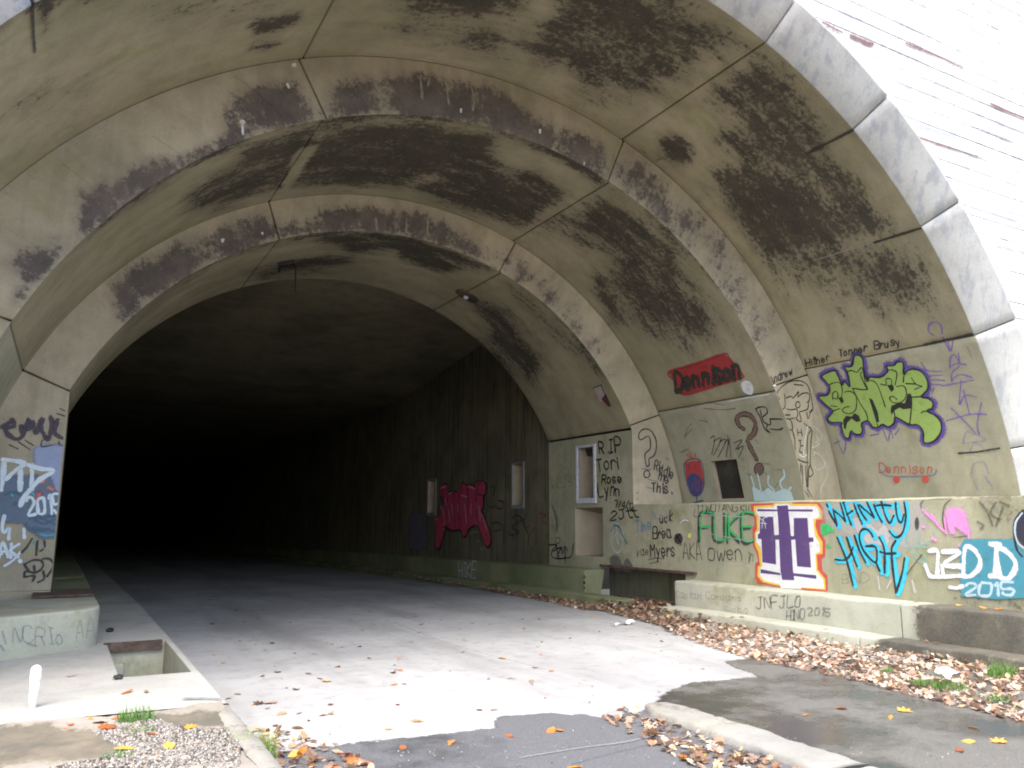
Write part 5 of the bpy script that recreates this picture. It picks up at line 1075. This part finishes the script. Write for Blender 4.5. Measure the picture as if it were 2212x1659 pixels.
for p in P('C7', S('170,1392 275,1398 440,1410 445,1440 675,1425 950,1465 1205,1422 1065,1545 780,1560 10,1385 620,1395 560,1390 730,1365')): q = on_z(p, ZG); LG.append(one_leaf(q[0], q[1], ZG+.02, rng.uniform(.09, .14), True, 'orange leaves on the gravel', 'leaf'))
ordinals(LG, 'orange leaf on the gravel verge'); LG = []
for p in P('C9', S('1590,605 1845,632 2050,660 2180,670 1960,650')): q = on_z(p, ZBN); LG.append(one_leaf(min(q[0], XR-.08), q[1], ZBN+.003, .09, True, 'leaves on the wet bench', 'leaf'))
ordinals(LG, 'orange leaf on top of the dark wet bench'); LG = []
for p in P('C9', S('370,705 430,708 960,783 1560,850 1600,860 1660,870')): q = on_z(p, ZK); LG.append(one_leaf(min(q[0], XB-.06), q[1], ZK+.003, .09, rng.random() < .5, 'leaves on the low kerb', 'leaf'))
ordinals(LG, 'dry leaf on top of the low kerb'); LG = []
# litter
def scrap(px, sz, nm, mat, zf=0.0):
    q = on_z(px, zf); v = []; n = 7
    for i in range(n):
        for j in range(n): v.append((q[0]+(i/(n-1)-.5)*sz*1.6, q[1]+(j/(n-1)-.5)*sz, zf+.012+.18*sz*(math.sin(i*1.9+j*.7)*.5+.5)+.03*abs(i-3)*sz*3))
    o = obj('paper_scrap', v, grid_faces(n, n), mat, None, False); tag(o, nm, 'paper'); return o
PAPER = simple('white_paper', (.8, .8, .78), .8, .1)
scrap(P('N8', S('1120,830'))[0], .15, 'crumpled white paper at the edge of the leaf drift', PAPER); scrap(P('N8', S('995,842'))[0], .08, 'smaller white paper scrap left of the crumpled one', PAPER); scrap(P('C9', S('1680,1100'))[0], .2, 'pale wrapper lying on the leaf drift by the grass', PAPER, .08)
def stone(name, c, r, mat, sq=.6):
    bm = bmesh.new(); bmesh.ops.create_icosphere(bm, subdivisions=2, radius=r)
    for vv in bm.verts: vv.co *= 1+rng.uniform(-.16, .16); vv.co.z *= sq
    for vv in bm.verts: vv.co += Vector(c)
    me = bpy.data.meshes.new(name); bm.to_mesh(me); bm.free(); me.materials.append(mat); o = bpy.data.objects.new(name, me); COL.objects.link(o); return o
q = on_z(P('C7', S('695,800'))[0], ZW); tag(stone('stone', (q[0], q[1], ZW+.025), .05, MAT['black']), 'dark lump lying on the walkway behind the pit', 'stone')
q = on_z(P('C7', S('745,1098'))[0], ZW); tag(stone('stone', (q[0], q[1], ZW+.02), .04, MAT['black']), 'small dark lump at the left front corner of the pit', 'stone')

# ------------------------------------------------------------------ gravel verge at the lower left
vg = []; gx = np.linspace(-3, XE-.06, 90); gy = np.linspace(3.5, 6.935, 80)
for x in gx:
    for y in gy: vg.append((x, y, ZG+.012*math.sin(x*5+y*3)+.01*nrng.randn()*.5+.04*max(0, 1-(6.93-y)/.5)))
MUD = [P('C7', S('-140,1390 300,1390 420,1440 560,1440 700,1480 760,1540 640,1590 200,1600 -140,1640')), P('C7', S('980,1335 1200,1312 1500,1305 1520,1350 1400,1400 1180,1405 1060,1370'))]
_s = STAINS; STAINS = [(m, 16, 1.1) for m in MUD]
tag(obj('verge', vg, grid_faces(90, 80), MAT['verge'], None, True, {'stain': stain_at(np.array(vg), -1.5)}), kind='structure'); STAINS = _s
v = []; ys = np.linspace(2.0, 6.9, 40)
for y in ys:
    for x, z in ((XE-.14, ZG+.01), (XE-.12, ZG+.03), (XE-.02, ZG+.03), (XE, ZG), (XE+.01, -.05)): v.append((x+.004*math.sin(y*6)+.005*nrng.randn(), y, z+.006*nrng.randn()))
o = obj('kerb', v, grid_faces(40, 5), MAT['kerb'], None, True, {'stain': np.full(len(v), -.3)}); tag(o, 'low crumbling kerb edging the gravel verge at lower left', 'kerb')
def pebbles(name, poly, n, size, z, cols, label):
    pl = [tuple(on_z(p, z)[:2]) for p in poly]; x0, x1 = min(p[0] for p in pl), max(p[0] for p in pl); y0, y1 = min(p[1] for p in pl), max(p[1] for p in pl)
    V_, F_, C_ = [], [], []; k = 0
    base = [(1, 0, 0), (-1, 0, 0), (0, 1, 0), (0, -1, 0), (0, 0, 1), (0, 0, -1)]; bf = [(0, 2, 4), (2, 1, 4), (1, 3, 4), (3, 0, 4), (2, 0, 5), (1, 2, 5), (3, 1, 5), (0, 3, 5)]
    while k < n:
        x, y = rng.uniform(x0, x1), rng.uniform(y0, y1)
        if not inpoly(x, y, pl): continue
        s_ = rng.uniform(*size)*rng.uniform(.6, 1.2); R_ = Matrix.Rotation(rng.uniform(0, 6), 3, 'Z') @ Matrix.Rotation(rng.uniform(0, 6), 3, 'X'); n0 = len(V_)
        V_ += [tuple(Vector((x, y, z+s_*.3))+R_@Vector((b[0]*s_*rng.uniform(.7, 1.2), b[1]*s_*rng.uniform(.6, 1.1), b[2]*s_*rng.uniform(.5, .9)))) for b in base]; F_ += [tuple(i+n0 for i in t) for t in bf]
        c = cols[rng.randrange(len(cols))]; C_ += [(*c, 1)]*6; k += 1
    t = NT('pebble'); t.col(t.attr('tint', 'Color')); t.rough(.8)
    o = obj(name, V_, F_, t.m, None, True, {'tint': C_}); tag(o, label, 'gravel', kind='stuff'); return o
PB = [(.26, .24, .21), (.19, .17, .15), (.34, .32, .29), (.11, .10, .085), (.24, .19, .15), (.07, .06, .05)]
pebbles('gravel', P('C7', S('480,1390 700,1340 960,1330 1060,1380 1200,1410 1400,1410 1530,1400 1510,1659 300,1659 640,1600 780,1540')), 9000, (.005, .015), ZG+.01, PB, 'pale gravel covering the verge at lower left')
pebbles('grit', P('D', S('560,1640 1400,1560 2212,1640 2212,1659 560,1659')), 300, (.004, .009), .004, PB, 'grit sprinkled over the asphalt in the foreground')

# ------------------------------------------------------------------ grass tufts
def grass_mat():
    t = NT('grass_blade'); c = t.attr('tint', 'Color'); t.col(c); t.rough(.5)
    tr = t.n('ShaderNodeBsdfTranslucent'); t.l(c, tr.inputs[0]); mx = t.n('ShaderNodeMixShader'); mx.inputs[0].default_value = .35
    t.l(t.b.outputs[0], mx.inputs[1]); t.l(tr.outputs[0], mx.inputs[2]); t.l(mx.outputs[0], t.out.inputs[0]); return t.m
GM = grass_mat()
def tuft(px, z, n, hgt, spread, label, cols=((.10, .22, .04), (.16, .30, .06), (.07, .16, .04))):
    c = on_z(px, z); V_, F_, C_ = [], [], []
    for i in range(n):
        a = rng.uniform(0, 6.3); r = spread*math.sqrt(rng.random()); x, y = c[0]+r*math.cos(a), c[1]+r*math.sin(a)*.7; h = hgt*rng.uniform(.5, 1.1); lean = rng.uniform(.1, .8)*h; d = rng.uniform(0, 6.3); wv = rng.uniform(.002, .0045); pa = d+1.57
        for k in range(4):
            t = k/3; ww = wv*(1-t*.92); cx_, cy_ = x+math.cos(d)*lean*t*t, y+math.sin(d)*lean*t*t; zz_ = z+h*(t-.25*t*t*lean/h)
            V_ += [(cx_+math.cos(pa)*ww, cy_+math.sin(pa)*ww, zz_), (cx_-math.cos(pa)*ww, cy_-math.sin(pa)*ww, zz_)]
        n0 = len(V_)-8; F_ += [(n0+2*k, n0+2*k+1, n0+2*k+3, n0+2*k+2) for k in range(3)]; q = cols[rng.randrange(len(cols))]; g_ = rng.uniform(.8, 1.3); C_ += [(q[0]*g_, q[1]*g_, q[2]*g_, 1)]*8
    o = obj('grass_tuft', V_, F_, GM, None, False, {'tint': C_}); tag(o, label, 'grass', 'grass tufts'); return o
tuft(P('C9', S('2070,1075'))[0], .05, 260, .16, .16, 'dense dark green tuft in the leaf drift near the right edge')
tuft(P('C9', S('1740,1155'))[0], .04, 200, .10, .2, 'bright low grass in the leaf drift beside the pale wrapper'); tuft(P('C9', S('1560,1130'))[0], .04, 120, .07, .12, 'faint small grass patch left of the pale wrapper')
tuft(P('C9', S('1850,875'))[0], .17, 120, .12, .12, 'grass growing on the wet kerb under the dark bench'); tuft(P('C9', S('2080,910'))[0], .15, 120, .12, .14, 'grass at the foot of the dark bench near the right edge'); tuft(P('C9', S('2050,1235'))[0], .02, 90, .07, .12, 'small flat grass patch in the lowest leaves at right'); tuft(P('C9', S('1345,1050'))[0], .05, 70, .06, .08, 'tiny grass sprig in the middle of the leaf drift')
tuft(P('C7', S('855,1370'))[0], ZG, 240, .13, .13, 'green tuft behind the gravel below the pit'); tuft(P('C7', S('870,1440'))[0], ZG, 90, .06, .12, 'thin grass sprouting from the gravel in front of the green tuft'); tuft(P('C7', S('740,1600'))[0], ZG, 80, .06, .1, 'flat weed patch at the bottom of the gravel')
tuft(P('C7', S('1600,1620'))[0], .0, 260, .22, .16, 'tall yellow green grass beside the lower left kerb', ((.16, .30, .05), (.40, .40, .08), (.5, .44, .12), (.12, .28, .06)))
strokes(PlaneZ(ZW+.004), 'C7', ['1170,1225 1270,1222 1380,1225'], .10, paint((.16, .19, .24), .95, .8), walk, 'damp blue grey spot on the slab')
strokes(PlaneZ(.006), 'C8', ['1230,1600 1600,1540 1900,1500 2150,1440'], .03, paint((.34, .36, .36), .95, .6), None, name='faded_line', label='worn pale paint line on the damp asphalt')
bpy.data.objects['faded_line']['kind'] = 'structure'
strokes(PlaneZ(.003), 'C8', ['430,740 800,880 1400,1040', '700,1010 820,990', '1560,1640 1900,1550 2200,1480'], .012, paint((.10, .10, .10), .9, .7), None, name='road_crack', label='thin joint lines across the roadway')
bpy.data.objects['road_crack']['kind'] = 'structure'
